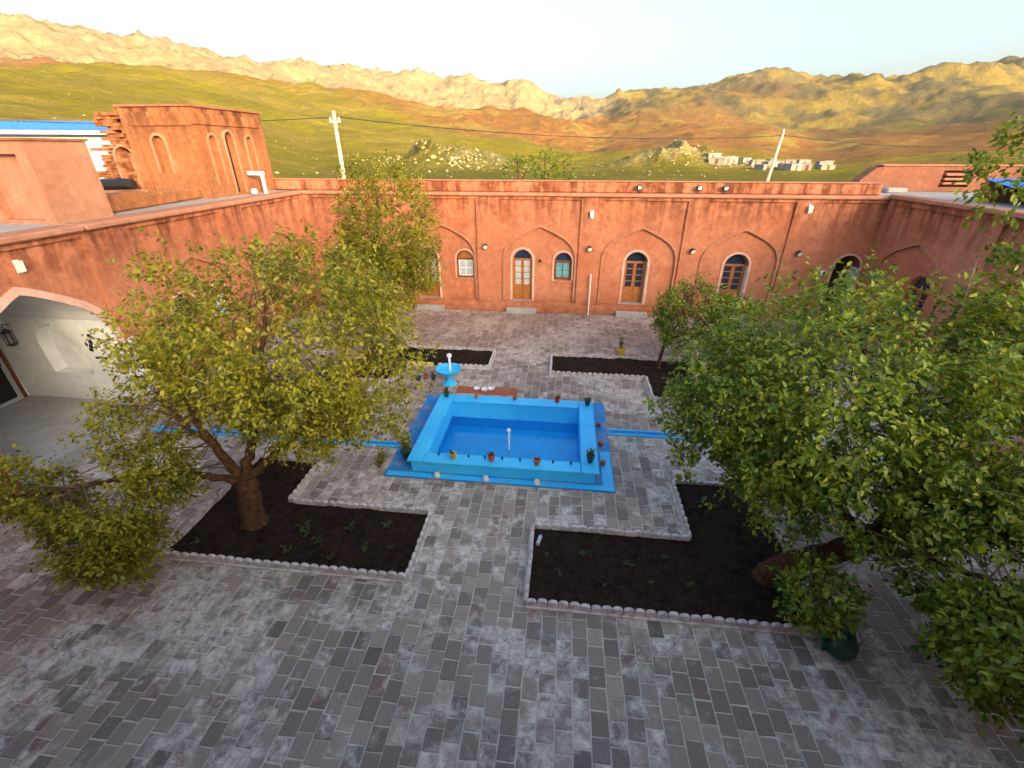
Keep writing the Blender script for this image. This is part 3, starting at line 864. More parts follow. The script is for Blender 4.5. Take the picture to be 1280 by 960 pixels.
for u in (TX0+.28, TX1-.12):
    MB().slab(rect(u-.10, u+.10, TZ0, 6.61), mTf, -.045, .01).build('pilaster', MAT['tower_plaster'], tw, bevel=.02)
# broken shoulder: toothed courses of brick stepping down to the left, with the remains of an arch
rng = random.Random(31)
sh = MB()
x_edge = lambda z: -14.55 - 1.0*max(0, (6.75 - z)/2.2)**1.4
z = TZ0
nc = 0
while z < 7.02:
    x = TX0 - .004
    lim = x_edge(z) + rng.uniform(-.30, .22) + (max(0, z-6.7)*1.1)
    while x > lim:
        w = rng.uniform(.19, .25)
        inarch = (x - w/2 < -13.80) and (x - w/2 > -14.42) and z < 5.95 + .0
        if not inarch:
            y0 = TY0 + .10 + rng.uniform(-.10, .13) + (.18 if rng.random() < .12 else 0)
            if rng.random() > .06: sh.box(x-w+.008, x-.003, y0, y0 + 1.4 + rng.uniform(-.1, .1), z+.004, z+.094)
        x -= w
    z += .098; nc += 1
o = sh.build('broken_brickwork', simple('brick_raw', (.27,.105,.045), .95, .1, var=.5, scale=5, bump=.6), tw); tag(o, kind='stuff')
nb = MB(); nb.box(-14.5, TX0-.01, TY0+.55, TY0+1.3, TZ0, 6.4); nb.build('niche_back', MAT['terracotta_pale'], tw)
MB().band(round_arch(-14.11, .66, 4.6, 6.05)[1:]+[(-14.44,4.6)], round_arch(-14.11, .80, 4.6, 6.12)[1:]+[(-14.51,4.6)], mTf, .03, .5).build('arch_moulding', MAT['terracotta_pale'], tw)
# low broken wall running off the tower, roof cabin
lw = empty('low_roof_wall', (-12, 11.8, 4.55), 'low broken plaster wall between roof cabin and ruined tower', 'wall')
rng = random.Random(5)
prev = 10.36
seg = [(10.4,.46),(10.95,.42),(11.5,.44),(12.1,.34),(12.7,.38),(13.3,.30),(13.9,.33),(14.5,.2)]
for (a, h), (b, h2) in zip(seg[:-1], seg[1:]):
    MB().box(-11.9+rng.uniform(-.03,.03), -11.35+rng.uniform(-.06,.06)-(a-10.4)*.10, a+.004, b, 4.55, 4.55+h).build('block', MAT['tower_plaster'], lw, bevel=.05)
cab = empty('roof_cabin', (-12, 9.7, 4.55), 'small square plastered cabin with a recessed doorway on the left roof', 'hut')
cb = MB(); mC = lambda u, v, d: (u, 9.0 + d, v)
rec = rect(-12.1, -11.12, 4.62, 5.90)
cb.face(rect(-13.4, -10.86, 4.55, 6.14), [rec], mC, 0); cb.reveal(rec, mC, 0, .18); cb.face(rec, [], mC, .18)
cb.add([(-10.86,9,4.55),(-10.86,10.36,4.55),(-10.86,10.36,6.14),(-10.86,9,6.14),(-13.4,9,4.55),(-13.4,10.36,4.55),(-13.4,10.36,6.14),(-13.4,9,6.14)], [(0,1,2,3),(4,5,6,7),(3,2,6,7),(1,2,6,5)])
cb.build('body', MAT['terracotta_pale'], cab)
MB().box(-13.45, -10.82, 8.95, 10.4, 6.143, 6.19).build('cap', MAT['brown_plaster'], cab)
lg = MB(); lg.tube([(-14.85,13.9,4.99),(-13.7,14.15,5.0)], .16, 10)
tag(lg.build('roof_roller', MAT['black_metal']), 'dark stone roof roller lying beside the ruined tower', 'roller')
MB_ = MB(); MB_.box(-15.6, -13.5, 13.6, 14.45, 4.55, 4.835); tag(MB_.build('roof_platform', MAT['terracotta_pale'], bevel=.04), 'low plastered platform on the roof at the foot of the ruined tower', 'platform')
# chimney-like spout pipe by the tower
sp = empty('vent_pipe', (-10.75, 16.4, 4.55), 'bent white vent pipe standing beside the ruined tower', 'pipe')
MB().tube([(-10.75,16.4,4.55),(-10.75,16.4,5.15)], .06, 10).build('upright', MAT['white_paint'], sp)
MB().tube([(-11.25,16.4,5.22),(-10.68,16.4,5.22)], .07, 10).build('elbow', MAT['white_paint'], sp)
jar = MB(); jar.lathe([(.05,0),(.1,.03),(.11,.12),(.06,.18)], (-10.85,15.9,4.577), 10)
tag(jar.build('roof_jar', MAT['white_paint'], smooth=True), 'small white jar on the roof edge by the vent pipe', 'jar')
# metal shed behind the left wing
shd = empty('metal_shed', (-38, 31, 0), 'white metal shed with a blue sheet roof behind the ruined tower', 'shed', rz=.3)
s_ = MB(); s_.box(-58, -26.5, 28, 39, 0, 7.0); s_.build('wall', MAT['shed_white'], shd)
for k in range(40):
    pass
rf = MB()
rf.add([(-58.4,27.4,7.02),(-26.1,27.4,7.02),(-26.1,33.5,7.7),(-58.4,33.5,7.7),(-26.1,39.6,7.02),(-58.4,39.6,7.02)], [(0,1,2,3),(3,2,4,5)])
rf.build('roof', MAT['blue_sheet'], shd)
ribs = MB()
for k in range(64):
    x = -58.2 + k*.505
    ribs.add([(x,27.35,7.03),(x+.06,27.35,7.03),(x+.06,33.5,7.75),(x,33.5,7.75),(x+.03,27.35,7.09),(x+.03,33.5,7.80)], [(0,4,5,3),(4,1,2,5)])
tag(ribs.build('roof_ribs', MAT['blue_sheet'], shd), kind='stuff')
MB().box(-58.5, -26.0, 27.30, 27.42, 6.80, 7.01).build('gutter', MAT['white_paint'], shd)
# blue sheet canopy above the right wing
cn = empty('sheet_canopy', (13, 14, 4.6), 'sloping blue sheet canopy on the roof behind the right tree', 'canopy')
c_ = MB(); N = 44
for k in range(N):
    x = 12.0 + k*.11; h = .03 if k % 2 else 0
    x2 = x + .11; h2 = 0 if k % 2 else .03
    c_.add([(x,12.9,4.80+h),(x2,12.9,4.80+h2),(x2,15.6,5.22+h2),(x,15.6,5.22+h)], [(0,1,2,3)])
c_.build('sheet', MAT['blue_sheet'], cn)
MB().box(12.05, 16.7, 12.95, 13.1, 4.6, 4.79).build('beam', MAT['brown_plaster'], cn)
MB().box(12.05, 16.7, 15.45, 15.6, 4.6, 5.19).build('beam', MAT['brown_plaster'], cn)
# raised wall on the far right roof
rw = empty('raised_roof_wall', (14, 20, 4.55), 'raised brown roof wall with a stepped brick niche over the right corner', 'wall')
w_ = MB(); mW = lambda u, v, d: (u, 20.0 + d, v)
nic = rect(13.9, 14.9, 4.72, 5.28)
w_.face([(10.9,4.56),(17.6,4.56),(17.6,5.42),(11.9,5.42),(11.55,5.36),(11.1,4.95)], [nic], mW, 0); w_.reveal(nic, mW, 0, .25); w_.face(nic, [], mW, .25)
w_.face([(10.9,4.56),(17.6,4.56),(17.6,5.42),(11.9,5.42),(11.55,5.36),(11.1,4.95)], [], mW, .5)
w_.reveal([(10.9,4.56),(17.6,4.56),(17.6,5.42),(11.9,5.42),(11.55,5.36),(11.1,4.95)], mW, 0, .5)
w_.build('wall', MAT['brown_plaster'], rw)
for k in range(3): MB().box(13.95, 14.85, 19.9, 20.24, 4.80+k*.15, 4.88+k*.15).build('ledge', MAT['terracotta_pale'], rw, bevel=.02)
MB().box(11.7, 17.65, 19.95, 20.55, 5.425, 5.47).build('cap', MAT['terracotta_pale'], rw, bevel=.01)
sb = MB(); sb.box(11.7, 12.4, 19.2, 19.7, 4.551, 4.72); tag(sb.build('roof_slab_pile', MAT['roof_screed'], bevel=.04), 'grey concrete slab lying on the roof before the raised brown wall', 'slab')

# utility poles and wires
def pole(base, top, label, arm):
    p_ = empty('utility_pole', base, label, 'pole', 'utility poles beyond the courtyard')
    MB().tube([base, top], [.17, .11], 8).build('shaft', MAT['pole_concrete'], p_)
    tv = Vector(top)
    if arm:
        MB().box(tv.x-.35, tv.x+.35, tv.y-.05, tv.y+.05, tv.z-.62, tv.z-.52).build('crossarm', MAT['pole_concrete'], p_)
        for s in (-.28, .28): MB().lathe([(.05,0),(.07,.05),(.04,.1),(.06,.16),(.02,.2)], (tv.x+s, tv.y, tv.z-.52), 8).build('insulator', MAT['white_paint'], p_)
    else:
        MB().lathe([(.05,0),(.07,.05),(.04,.1),(.06,.16)], (tv.x, tv.y, tv.z), 8).build('insulator', MAT['white_paint'], p_)
pole((-14.6, 31, 0), (-14.6, 31, 8.05), 'upright concrete utility pole beyond the left end of the back wing', True)
pole((17.1, 45, 0), (17.75, 45, 7.25), 'leaning concrete utility pole beyond the right end of the back wing', False)
def wire(a, b, sag, label, n=24, r=.016):
    a, b = Vector(a), Vector(b)
    pts = [a.lerp(b, k/n) - Vector((0,0,sag*4*(k/n)*(1-k/n))) for k in range(n+1)]
    tag(MB().tube(pts, r, 5).build('overhead_wire', MAT['black_metal']), label, 'wire', 'overhead wires')
wire((-14.32,31,7.72), (17.72,45,6.95), .62, 'dark wire strung between the upright and the leaning utility pole', r=.026)
wire((-14.88,31,7.72), (-60,34,9.2), .8, 'dark wire running left from the upright utility pole behind the tower', r=.022)
wire((17.72,45,7.0), (52,60,6.6), .7, 'dark wire running right from the leaning utility pole', r=.026)
wire((-14.55,31,7.3), (-12.2,30,.05), 0, 'stay wire slanting down from the upright utility pole', r=.02)

# far village houses, stones and tree tops
rng = random.Random(77)
for k in range(34):
    az = R(rng.uniform(15.0, 26.0)); r = rng.uniform(215, 320)
    x, y = math.sin(az)*r, math.cos(az)*r
    z = ground_z(x, y)
    w, d, h = rng.uniform(3, 6), rng.uniform(3, 5), rng.uniform(2.0, 3.0)
    hs = empty('village_house', (x, y, z-.5), 'small flat-roofed pale village house in the valley beyond the back wing', 'house', 'village houses in the valley', rz=rng.uniform(-.4, .4))
    b = MB(); b.box(-w/2, w/2, -d/2, d/2, 0, h); b.build('wall', MAT[rng.choice(['house_pale','house_pale','house_grey'])], hs, local=True)
    b = MB(); b.box(-w/2-.2, w/2+.2, -d/2-.2, d/2+.2, h+.003, h+.25); b.build('roof', MAT['house_grey'], hs, local=True)
    b = MB(); b.box(-.5, .5, -d/2-.06, -d/2-.003, .5, 2.3); b.build('door', MAT['wood_dark'], hs, local=True)
def rocks(name, azr, rr, n, size, label, mat='stone_pale'):
    rng = random.Random(hash(name) % 1000 if False else len(label))
    mb = MB()
    for k in range(n):
        u = rng.gauss(0, .33); v = rng.gauss(0, .33)
        az = R((azr[0]+azr[1])/2 + u*(azr[1]-azr[0])); r = (rr[0]+rr[1])/2 + v*(rr[1]-rr[0])
        x, y = math.sin(az)*r, math.cos(az)*r
        z = ground_z(x, y); s = size*rng.uniform(.3, 1.2)
        bm = bmesh.new(); bmesh.ops.create_icosphere(bm, subdivisions=1, radius=1)
        q = [rng.uniform(.6, 1.2) for _ in range(3)]
        mb.add([(x + p.co.x*s*q[0]*rng.uniform(.75,1.2), y + p.co.y*s*q[1]*rng.uniform(.75,1.2), z - s*.1 + p.co.z*s*q[2]*rng.uniform(.6,1.1)) for p in bm.verts], [tuple(v_.index for v_ in f.verts) for f in bm.faces])
        bm.free()
    tag(mb.build(name, MAT[mat]), label, 'rocks', kind='stuff')
rocks('rock_outcrop', (-19.5, -9), (185, 232), 300, .75, 'pale tumbled rock outcrop on the slope right of the upright pole')
rocks('eroded_bank', (7, 17.5), (218, 256), 260, .6, 'yellow eroded bank of pale stones on the valley floor')
rocks('scattered_stones', (-48, -22), (150, 420), 160, .45, 'scattered pale stones over the green hillside left')
rocks('field_stones', (-14, 14), (110, 200), 120, .28, 'strip of pale field stones beyond the back wing roof')

# ------------------------------------------------------------------ leaves
def leaf_mesh(name, P, D, N, L, W, mat, parent, smooth=False):
    """P base points, D directions, N blade normals, L lengths, W widths (numpy)"""
    D = D / np.linalg.norm(D, axis=1, keepdims=True)
    S = np.cross(D, N); S /= (np.linalg.norm(S, axis=1, keepdims=True) + 1e-9)
    U = np.cross(S, D)
    L = L[:, None]; W = W[:, None]
    fold = .16
    b = P; t_ = P + D*L - U*L*.12
    l1 = P + D*L*.33 + S*W*.5 + U*W*fold; l2 = P + D*L*.70 + S*W*.40 + U*(W*fold - L*.04)
    r1 = P + D*L*.33 - S*W*.5 + U*W*fold; r2 = P + D*L*.70 - S*W*.40 + U*(W*fold - L*.04)
    V = np.stack([b, l1, l2, t_, r2, r1], 1)
    n = len(P)
    V = V.reshape(-1, 3) - np.array(root_of(parent).location if parent else (0,0,0))
    base = (np.arange(n)*6)[:, None]
    F = np.stack([base + np.array([0,1,2,3]), base + np.array([0,3,4,5])], 1).reshape(-1, 4)
    me = bpy.data.meshes.new(name)
    me.vertices.add(len(V)); me.vertices.foreach_set('co', V.astype(np.float32).ravel())
    me.loops.add(F.size); me.loops.foreach_set('vertex_index', F.astype(np.int32).ravel())
    me.polygons.add(len(F)); me.polygons.foreach_set('loop_start', (np.arange(len(F))*4).astype(np.int32))
    me.update(calc_edges=True)
    me.materials.append(mat)
    o = bpy.data.objects.new(name, me); C.objects.link(o)
    if parent: o.parent = parent
    return o

def smoothpath(pts, n=10):
    """Catmull-Rom through the points"""
    P = [Vector(p) for p in pts]; P = [P[0]*2-P[1]] + P + [P[-1]*2-P[-2]]
    out = []
    for i in range(1, len(P)-2):
        for k in range(n):
            t_ = k/n
            out.append(.5*((2*P[i]) + (P[i+1]-P[i-1])*t_ + (2*P[i-1]-5*P[i]+4*P[i+1]-P[i+2])*t_**2 + (3*P[i]-P[i-1]-3*P[i+1]+P[i+2])*t_**3))
    out.append(P[-2])
    return out

def tree(name, label, base, trunk, limbs, blobs, nclu, lpc, leaf, mat, seed, bare=0, low=.55, gap=.42, twig_share=.18, group=None):
    """trunk / limbs: (points, r0, r1); blobs: (centre, radii, weight, droop)"""
    rg = np.random.default_rng(seed); rr = random.Random(seed)
    root = empty(name, base, label, 'tree', group)
    skel = []
    pts = smoothpath(trunk[0], 6)
    rad = [trunk[1] + (trunk[2]-trunk[1])*k/(len(pts)-1) for k in range(len(pts))]
    rad = [r*(1 + .35*max(0, 1-k/3)) * rr.uniform(.93, 1.08) for k, r in enumerate(rad)]
    MB().tube([p + Vector((rr.uniform(-.012,.012), rr.uniform(-.012,.012), 0)) for p in pts], rad, 12).build('trunk', MAT['bark'], root, smooth=True)
    for (lp_, r0, r1) in limbs:
        pts = smoothpath(lp_, 7)
        pts = [p + Vector((rr.uniform(-.025,.025), rr.uniform(-.025,.025), rr.uniform(-.02,.02))) for p in pts]
        rad = [r0 + (r1-r0)*(k/(len(pts)-1))**.8 for k in range(len(pts))]
        MB().tube(pts, rad, 8).build('limb', MAT['bark'], root, smooth=True)
        skel += pts[2:]
    sk = np.array([tuple(p) for p in skel])
    cent = []; outd = []
    tw_ = sum(b[2] for b in blobs)
    for (c, rd, w, droop) in blobs:
        k = int(nclu * w / tw_)
        c = np.array(c); rd = np.array(rd)
        got = 0; tries = 0
        while got < k and tries < 60:
            tries += 1
            d = rg.normal(size=(k*2, 3)); d /= np.linalg.norm(d, axis=1, keepdims=True)
            q = low + (1-low)*rg.random(k*2)**.6
            # lumpy outline
            lump = .80 + .42*np.array([vnoise(np.array([x*2.3+seed]), np.array([y*2.3+z*1.9]), seed)[0] for x, y, z in d])
            p = c + d*rd*(q*lump)[:, None]
            nz = np.array([vnoise(np.array([x*1.25+z*.55]), np.array([y*1.25+z*1.05]), seed+5)[0] for x, y, z in p])
            ok = (nz > gap - .22*rg.random(k*2)) & (p[:, 2] > .35)
            p, d = p[ok], d[ok]
            p, d = p[:k-got], d[:k-got]
            dd_ = d.copy(); dd_[:, 2] += .25 - droop
            cent.append(p); outd.append(dd_); got += len(p)
    cent = np.concatenate(cent); outd = np.concatenate(outd)
    # twigs from the nearest limb to a share of the sprays
    tws = MB()
    for i in range(len(cent)):
        if rr.random() > twig_share: continue
        dist = ((sk - cent[i])**2).sum(1); j = int(rr.choice(list(np.argsort(dist)[:26])))
        a = Vector(sk[j]); b = Vector(cent[i])
        if (a-b).length > .95: continue
        mid = a.lerp(b, .5) + Vector((rr.uniform(-.12,.12), rr.uniform(-.12,.12), rr.uniform(-.02,.18)))
        tws.tube([a, mid, b, b + Vector(outd[i]).normalized()*.14], [.013, .009, .006, .003], 4, cap=False)
    tag(tws.build('twigs', MAT['twig'], root), kind='stuff')
    if bare:
        bt = MB()
        for _ in range(bare):
            i = rr.randrange(len(cent)); b = Vector(cent[i]); d = Vector(outd[i]).normalized()
            e = b + d*rr.uniform(.2, .5) + Vector((rr.uniform(-.2,.2), rr.uniform(-.2,.2), rr.uniform(0,.35)))
            bt.tube([b, b.lerp(e, .5) + Vector((0,0,.05)), e], [.005, .004, .002], 4, cap=False)
        tag(bt.build('bare_twigs', MAT['twig_pale'], root), kind='stuff')
    # sprays
    n = len(cent)
    cnt = rg.integers(int(lpc*.6), int(lpc*1.4)+1, n)
    I = np.repeat(np.arange(n), cnt)
    m_ = len(I)
    axis = outd[I] + rg.normal(size=(n, 3))[I]*.45
    axis /= np.linalg.norm(axis, axis=1, keepdims=True)
    s_ = rg.random(m_)
    spray = .16 + .16*rg.random(n)
    P = cent[I] + axis*(s_*spray[I])[:, None] + rg.normal(size=(m_, 3))*.035
    side = rg.normal(size=(m_, 3)); side -= axis*(side*axis).sum(1, keepdims=True); side /= np.linalg.norm(side, axis=1, keepdims=True)
    D = axis*(.35 + .6*s_)[:, None] + side*.95 + np.array([0, 0, -.18])
    N = np.array([0, 0, 1.]) + rg.normal(size=(m_, 3))*.5 + axis*.2
    Ls = leaf[0]*(.6 + .75*rg.random(m_)); Ws = Ls*leaf[1]*(.8 + .4*rg.random(m_))
    leaf_mesh('crown', P, D, N, Ls, Ws, mat, root)
    return root

tree('courtyard_tree', 'olive-green broad tree with a stout pruned trunk in the near left bed', (-5.25, 5.42, 0),
     ([(-5.25,5.42,-.12),(-5.27,5.44,.35),(-5.22,5.48,.75),(-5.28,5.52,1.02)], .21, .16),
     [([(-5.28,5.52,.98),(-5.62,5.6,1.45),(-6.0,5.75,2.1),(-6.3,6.0,2.9),(-6.35,6.2,3.5)], .10, .02),
      ([(-5.25,5.52,1.0),(-5.1,5.75,1.6),(-4.95,6.0,2.4),(-4.7,6.2,3.3),(-4.5,6.3,4.2)], .10, .02),
      ([(-5.2,5.5,.95),(-4.75,5.75,1.35),(-4.1,6.1,1.9),(-3.4,6.3,2.6),(-2.9,6.4,3.2)], .085, .02),
      ([(-5.3,5.48,.92),(-5.9,5.2,1.25),(-6.6,4.75,1.45),(-7.3,4.35,1.5),(-8.1,4.2,1.45)], .07, .015),
      ([(-5.0,5.9,2.0),(-5.3,6.6,2.8),(-5.4,7.0,3.6)], .05, .015),
      ([(-5.62,5.6,1.5),(-6.1,5.6,2.0),(-6.4,5.6,2.6)], .05, .012)],
     [((-4.5,6.2,3.25),(1.85,1.75,1.6),10,0), ((-5.65,5.9,2.75),(.8,1.0,1.1),2.3,.1), ((-3.3,6.3,2.6),(1.0,1.1,1.0),2.2,.2), ((-4.2,5.9,2.1),(1.2,.8,.6),1.5,.3),
      ((-6.55,4.55,1.45),(.95,.75,.6),3.0,.35), ((-7.7,4.45,1.5),(.75,.5,.4),1.3,.3), ((-6.45,4.1,.95),(.65,.45,.55),1.7,.6), ((-6.2,3.75,.75),(.4,.35,.4),.8,.6), ((-6.4,5.2,2.1),(.6,.6,.5),1.0,.2)],
     4600, 11, (.070,.54), MAT['leaf_olive'], 11, bare=30, gap=.38, low=.4, group='courtyard trees')
tree('courtyard_tree', 'slim tall tree with a dense oval crown standing by the back wing', (-5.35, 13.05, 0),
     ([(-5.35,13.05,0),(-5.33,13.07,.6),(-5.38,13.1,1.3),(-5.33,13.12,1.9)], .11, .085),
     [([(-5.33,13.12,1.8),(-5.5,13.2,2.8),(-5.45,13.2,3.8),(-5.3,13.2,4.9)], .07, .015),
      ([(-5.35,13.1,1.7),(-4.9,13.1,2.4),(-4.5,13.1,3.2)], .05, .012),
      ([(-5.35,13.1,1.5),(-5.9,13.1,2.1),(-6.4,13.1,2.6)], .05, .012),
      ([(-5.4,13.15,2.2),(-5.6,13.7,3.2),(-5.6,13.9,4.0)], .04, .012)],
     [((-5.15,13.15,4.1),(1.4,1.3,1.6),6,0), ((-5.6,13.1,2.5),(1.6,1.3,1.0),4,.1), ((-4.95,13.1,3.0),(1.25,1.1,1.1),2.5,0), ((-6.2,13.0,1.7),(1.0,.9,.6),1.6,.2)],
     3000, 11, (.075,.52), MAT['leaf_olive'], 23, gap=.36, group='courtyard trees')
tree('courtyard_tree', 'small bushy tree on a thin stem in the far right bed', (3.08, 12.75, 0),
     ([(3.08,12.75,0),(3.1,12.77,.5),(3.2,12.8,1.0)], .06, .045),
     [([(3.2,12.8,.95),(3.5,12.8,1.6),(3.6,12.8,2.3)], .04, .01), ([(3.2,12.8,.95),(4.1,12.8,1.4),(4.9,12.8,1.9)], .04, .01), ([(3.2,12.8,1.0),(3.0,12.5,1.6),(3.3,12.3,2.2)], .03, .01)],
     [((3.75,12.7,1.75),(1.0,.9,.95),3,0), ((4.9,12.6,1.5),(1.0,.9,.8),2,0)],
     1000, 11, (.08,.5), MAT['leaf_green'], 37, gap=.34, group='courtyard trees')
tree('courtyard_tree', 'big dense tree leaning right over the near right bed, drooping green branches', (3.45, 5.2, 0),
     ([(3.40,5.2,-.3),(3.42,5.2,.02),(3.56,5.2,.28),(3.85,5.2,.50),(4.2,5.2,.70),(4.6,5.2,.95)], .19, .15),
     [([(4.55,5.2,.92),(4.9,5.4,1.7),(4.9,5.7,2.7),(4.7,5.9,3.6)], .11, .02),
      ([(4.5,5.2,.9),(4.0,5.6,1.7),(3.3,6.0,2.5),(2.7,6.2,3.1)], .09, .02),
      ([(4.6,5.2,.95),(5.4,4.9,1.6),(6.1,4.6,2.2),(6.7,4.4,2.5)], .09, .02),
      ([(4.6,5.2,.95),(5.2,5.6,1.8),(6.0,6.1,3.0),(6.4,6.3,4.3),(6.1,6.4,5.4)], .08, .012),
      ([(4.4,5.15,.85),(4.6,4.6,1.4),(4.8,4.0,1.75),(4.9,3.5,1.8)], .06, .015),
      ([(3.9,5.2,.5),(3.7,4.7,.75),(3.5,4.35,.9)], .025, .008),
      ([(4.9,5.6,2.4),(4.2,6.0,3.4),(3.9,6.2,4.1)], .05, .012)],
     [((4.2,5.9,2.85),(2.1,1.6,1.7),9,0), ((2.75,6.1,2.5),(1.05,1.0,1.15),3,0), ((5.7,5.6,2.9),(1.5,1.4,1.6),4,0),
      ((5.5,4.3,1.75),(1.25,.95,.8),3.6,.4), ((6.3,4.1,1.8),(1.0,.9,.8),2.2,.35), ((4.95,3.45,1.35),(.65,.55,.55),1.6,.5), ((3.2,5.6,1.55),(.9,.7,.6),1.6,.3),
      ((3.55,4.3,.85),(.36,.28,.30),.55,.2), ((6.4,6.4,4.2),(.9,.8,1.1),1.4,0), ((5.3,6.5,5.75),(.35,.35,.4),.3,0), ((4.75,3.0,1.75),(.4,.35,.35),.55,.6)],
     6600, 11, (.082,.52), MAT['leaf_green'], 51, bare=45, gap=.38, low=.42, group='courtyard trees')
# treetops showing over the back wing
rngT = random.Random(8)
for k, (x, y, h) in enumerate([(-3.0,30,5.6),(-1.4,31,5.9),(-.2,32,5.45)]):
    tree('distant_tree', 'dark green treetop showing just above the back wing parapet', (x, y, 0),
         ([(x,y,0),(x,y,2),(x+.1,y,h-1.6)], .14, .08), [([(x+.1,y,h-1.7),(x,y,h-.6),(x,y,h-.1)], .06, .02), ([(x+.1,y,h-1.7),(x+.5,y,h-.9),(x+.7,y,h-.5)], .05, .02)],
         [((x,y,h-.9),(.85,.8,.95),1,0)], 90, 11, (.13,.5), MAT['leaf_green'], 60+k, gap=.3, group='treetops behind the back wing')

# ------------------------------------------------------------------ pool
pool = empty('pool', (-1, 8.5, 0), 'rectangular raised blue painted pool with a wide coping in the court', 'pool')
ap = MB(); ap.face(rect(*PLAT), [rect(POOL[0]+.05, POOL[1]-.05, POOL[2]+.05, POOL[3]-.05)], flat, .03)
ap.reveal(rect(*PLAT), flat, .03, -.01)
ap.build('apron', MAT['pool_paint_worn'], pool)
fa = MB(); fa.face(rect(PLAT[0]+.05, PLAT[1]-.02, PLAT[2]+.02, POOL[2]-.004), [], flat, .034); fa.face(rect(POOL[1]+.12, PLAT[1]-.02, POOL[2], POOL[2]+1.15), [], flat, .034)
fa.build('apron_paint', MAT['pool_paint'], pool)
w_ = MB(); ZW = .30
w_.reveal(rect(POOL[0]+.05, POOL[1]-.05, POOL[2]+.05, POOL[3]-.05), flat, -.02, ZW); w_.reveal(rect(*INN), flat, -.42, ZW)
MB().face(rect(*INN), [], flat, -.42).build('floor', MAT['pool_floor'], pool)
w_.face(rect(POOL[0]+.05, POOL[1]-.05, POOL[2]+.05, POOL[3]-.05), [rect(*INN)], flat, ZW)
w_.build('basin', MAT['pool_paint'], pool)
sg = .012
ymid = 8.82
for nm, (a, b, c_, d_) in dict(f=(INN[0]-.02, POOL[1]-.33-sg, POOL[2]-.02, INN[2]+.02), k=(INN[0]+.03, POOL[1]-.33-sg, INN[3]-.02, POOL[3]+.02),
        l1=(POOL[0]-.02, INN[0]-.02-sg, POOL[2]-.02, ymid-sg), l2=(POOL[0]-.02, INN[0]+.03-sg, ymid, POOL[3]+.02), r1=(POOL[1]-.33, POOL[1]+.02, POOL[2]-.02, ymid-sg), r2=(POOL[1]-.33, POOL[1]+.02, ymid, POOL[3]+.02)).items():
    MB().box(a, b, c_, d_, ZW+.002, ZW+.05).build('coping_slab', MAT['pool_paint'], pool, bevel=.012)
wt = MB(); wt.face(rect(INN[0]+.001, INN[1]-.001, INN[2]+.001, INN[3]-.001), [], flat, -.13)
o = wt.build('water', MAT['water'])
if o.data.polygons[0].normal.z < 0: o.data.flip_normals(); tag(o, kind='structure')
ft = empty('fountain_pipe', (-1.0, 8.35, -.42), 'slim white fountain pipe rising from the pool water', 'fountain')
MB().tube([(-1.0,8.35,-.42),(-1.0,8.35,.36)], .022, 8).build('pipe', MAT['white_paint'], ft)
MB().lathe([(.03,0),(.05,.02),(.045,.06),(.015,.07)], (-1.0,8.35,.36), 10).build('nozzle', MAT['white_paint'], ft)
for k, x in enumerate([-2.35,-2.05,-1.72,-1.38,-1.02,-.65,-.34,.02,.38]):
    b = MB(); b.lathe([(.022,0),(.022,.035),(.012,.05),(.012,.075)], (x, INN[2]-.06, ZW+.051), 8)
    tag(b.build('water_jet', MAT['black_metal']), 'tiny dark water jet on the front coping of the pool', 'nozzle', 'water jets along the front coping')
for (x0, x1, y0, y1, lb) in ((-9.6, PLAT[0]-.003, 7.95, 8.15, 'narrow blue channel running left from the pool under the stout tree'), (PLAT[1]+.003, 3.4, 8.99, 9.23, 'narrow blue channel running right from the pool')):
    ch = empty('water_channel', ((x0+x1)/2, (y0+y1)/2, 0), lb, 'channel')
    MB().box(x0, x1, y0+.05, y1-.05, .001, .008).build('bed', MAT['pool_paint_worn'], ch)
    for a, b in ((y0, y0+.05), (y1-.05, y1)): MB().box(x0, x1, a, b, .001, .04).build('kerb', MAT['pool_paint'], ch, bevel=.006)

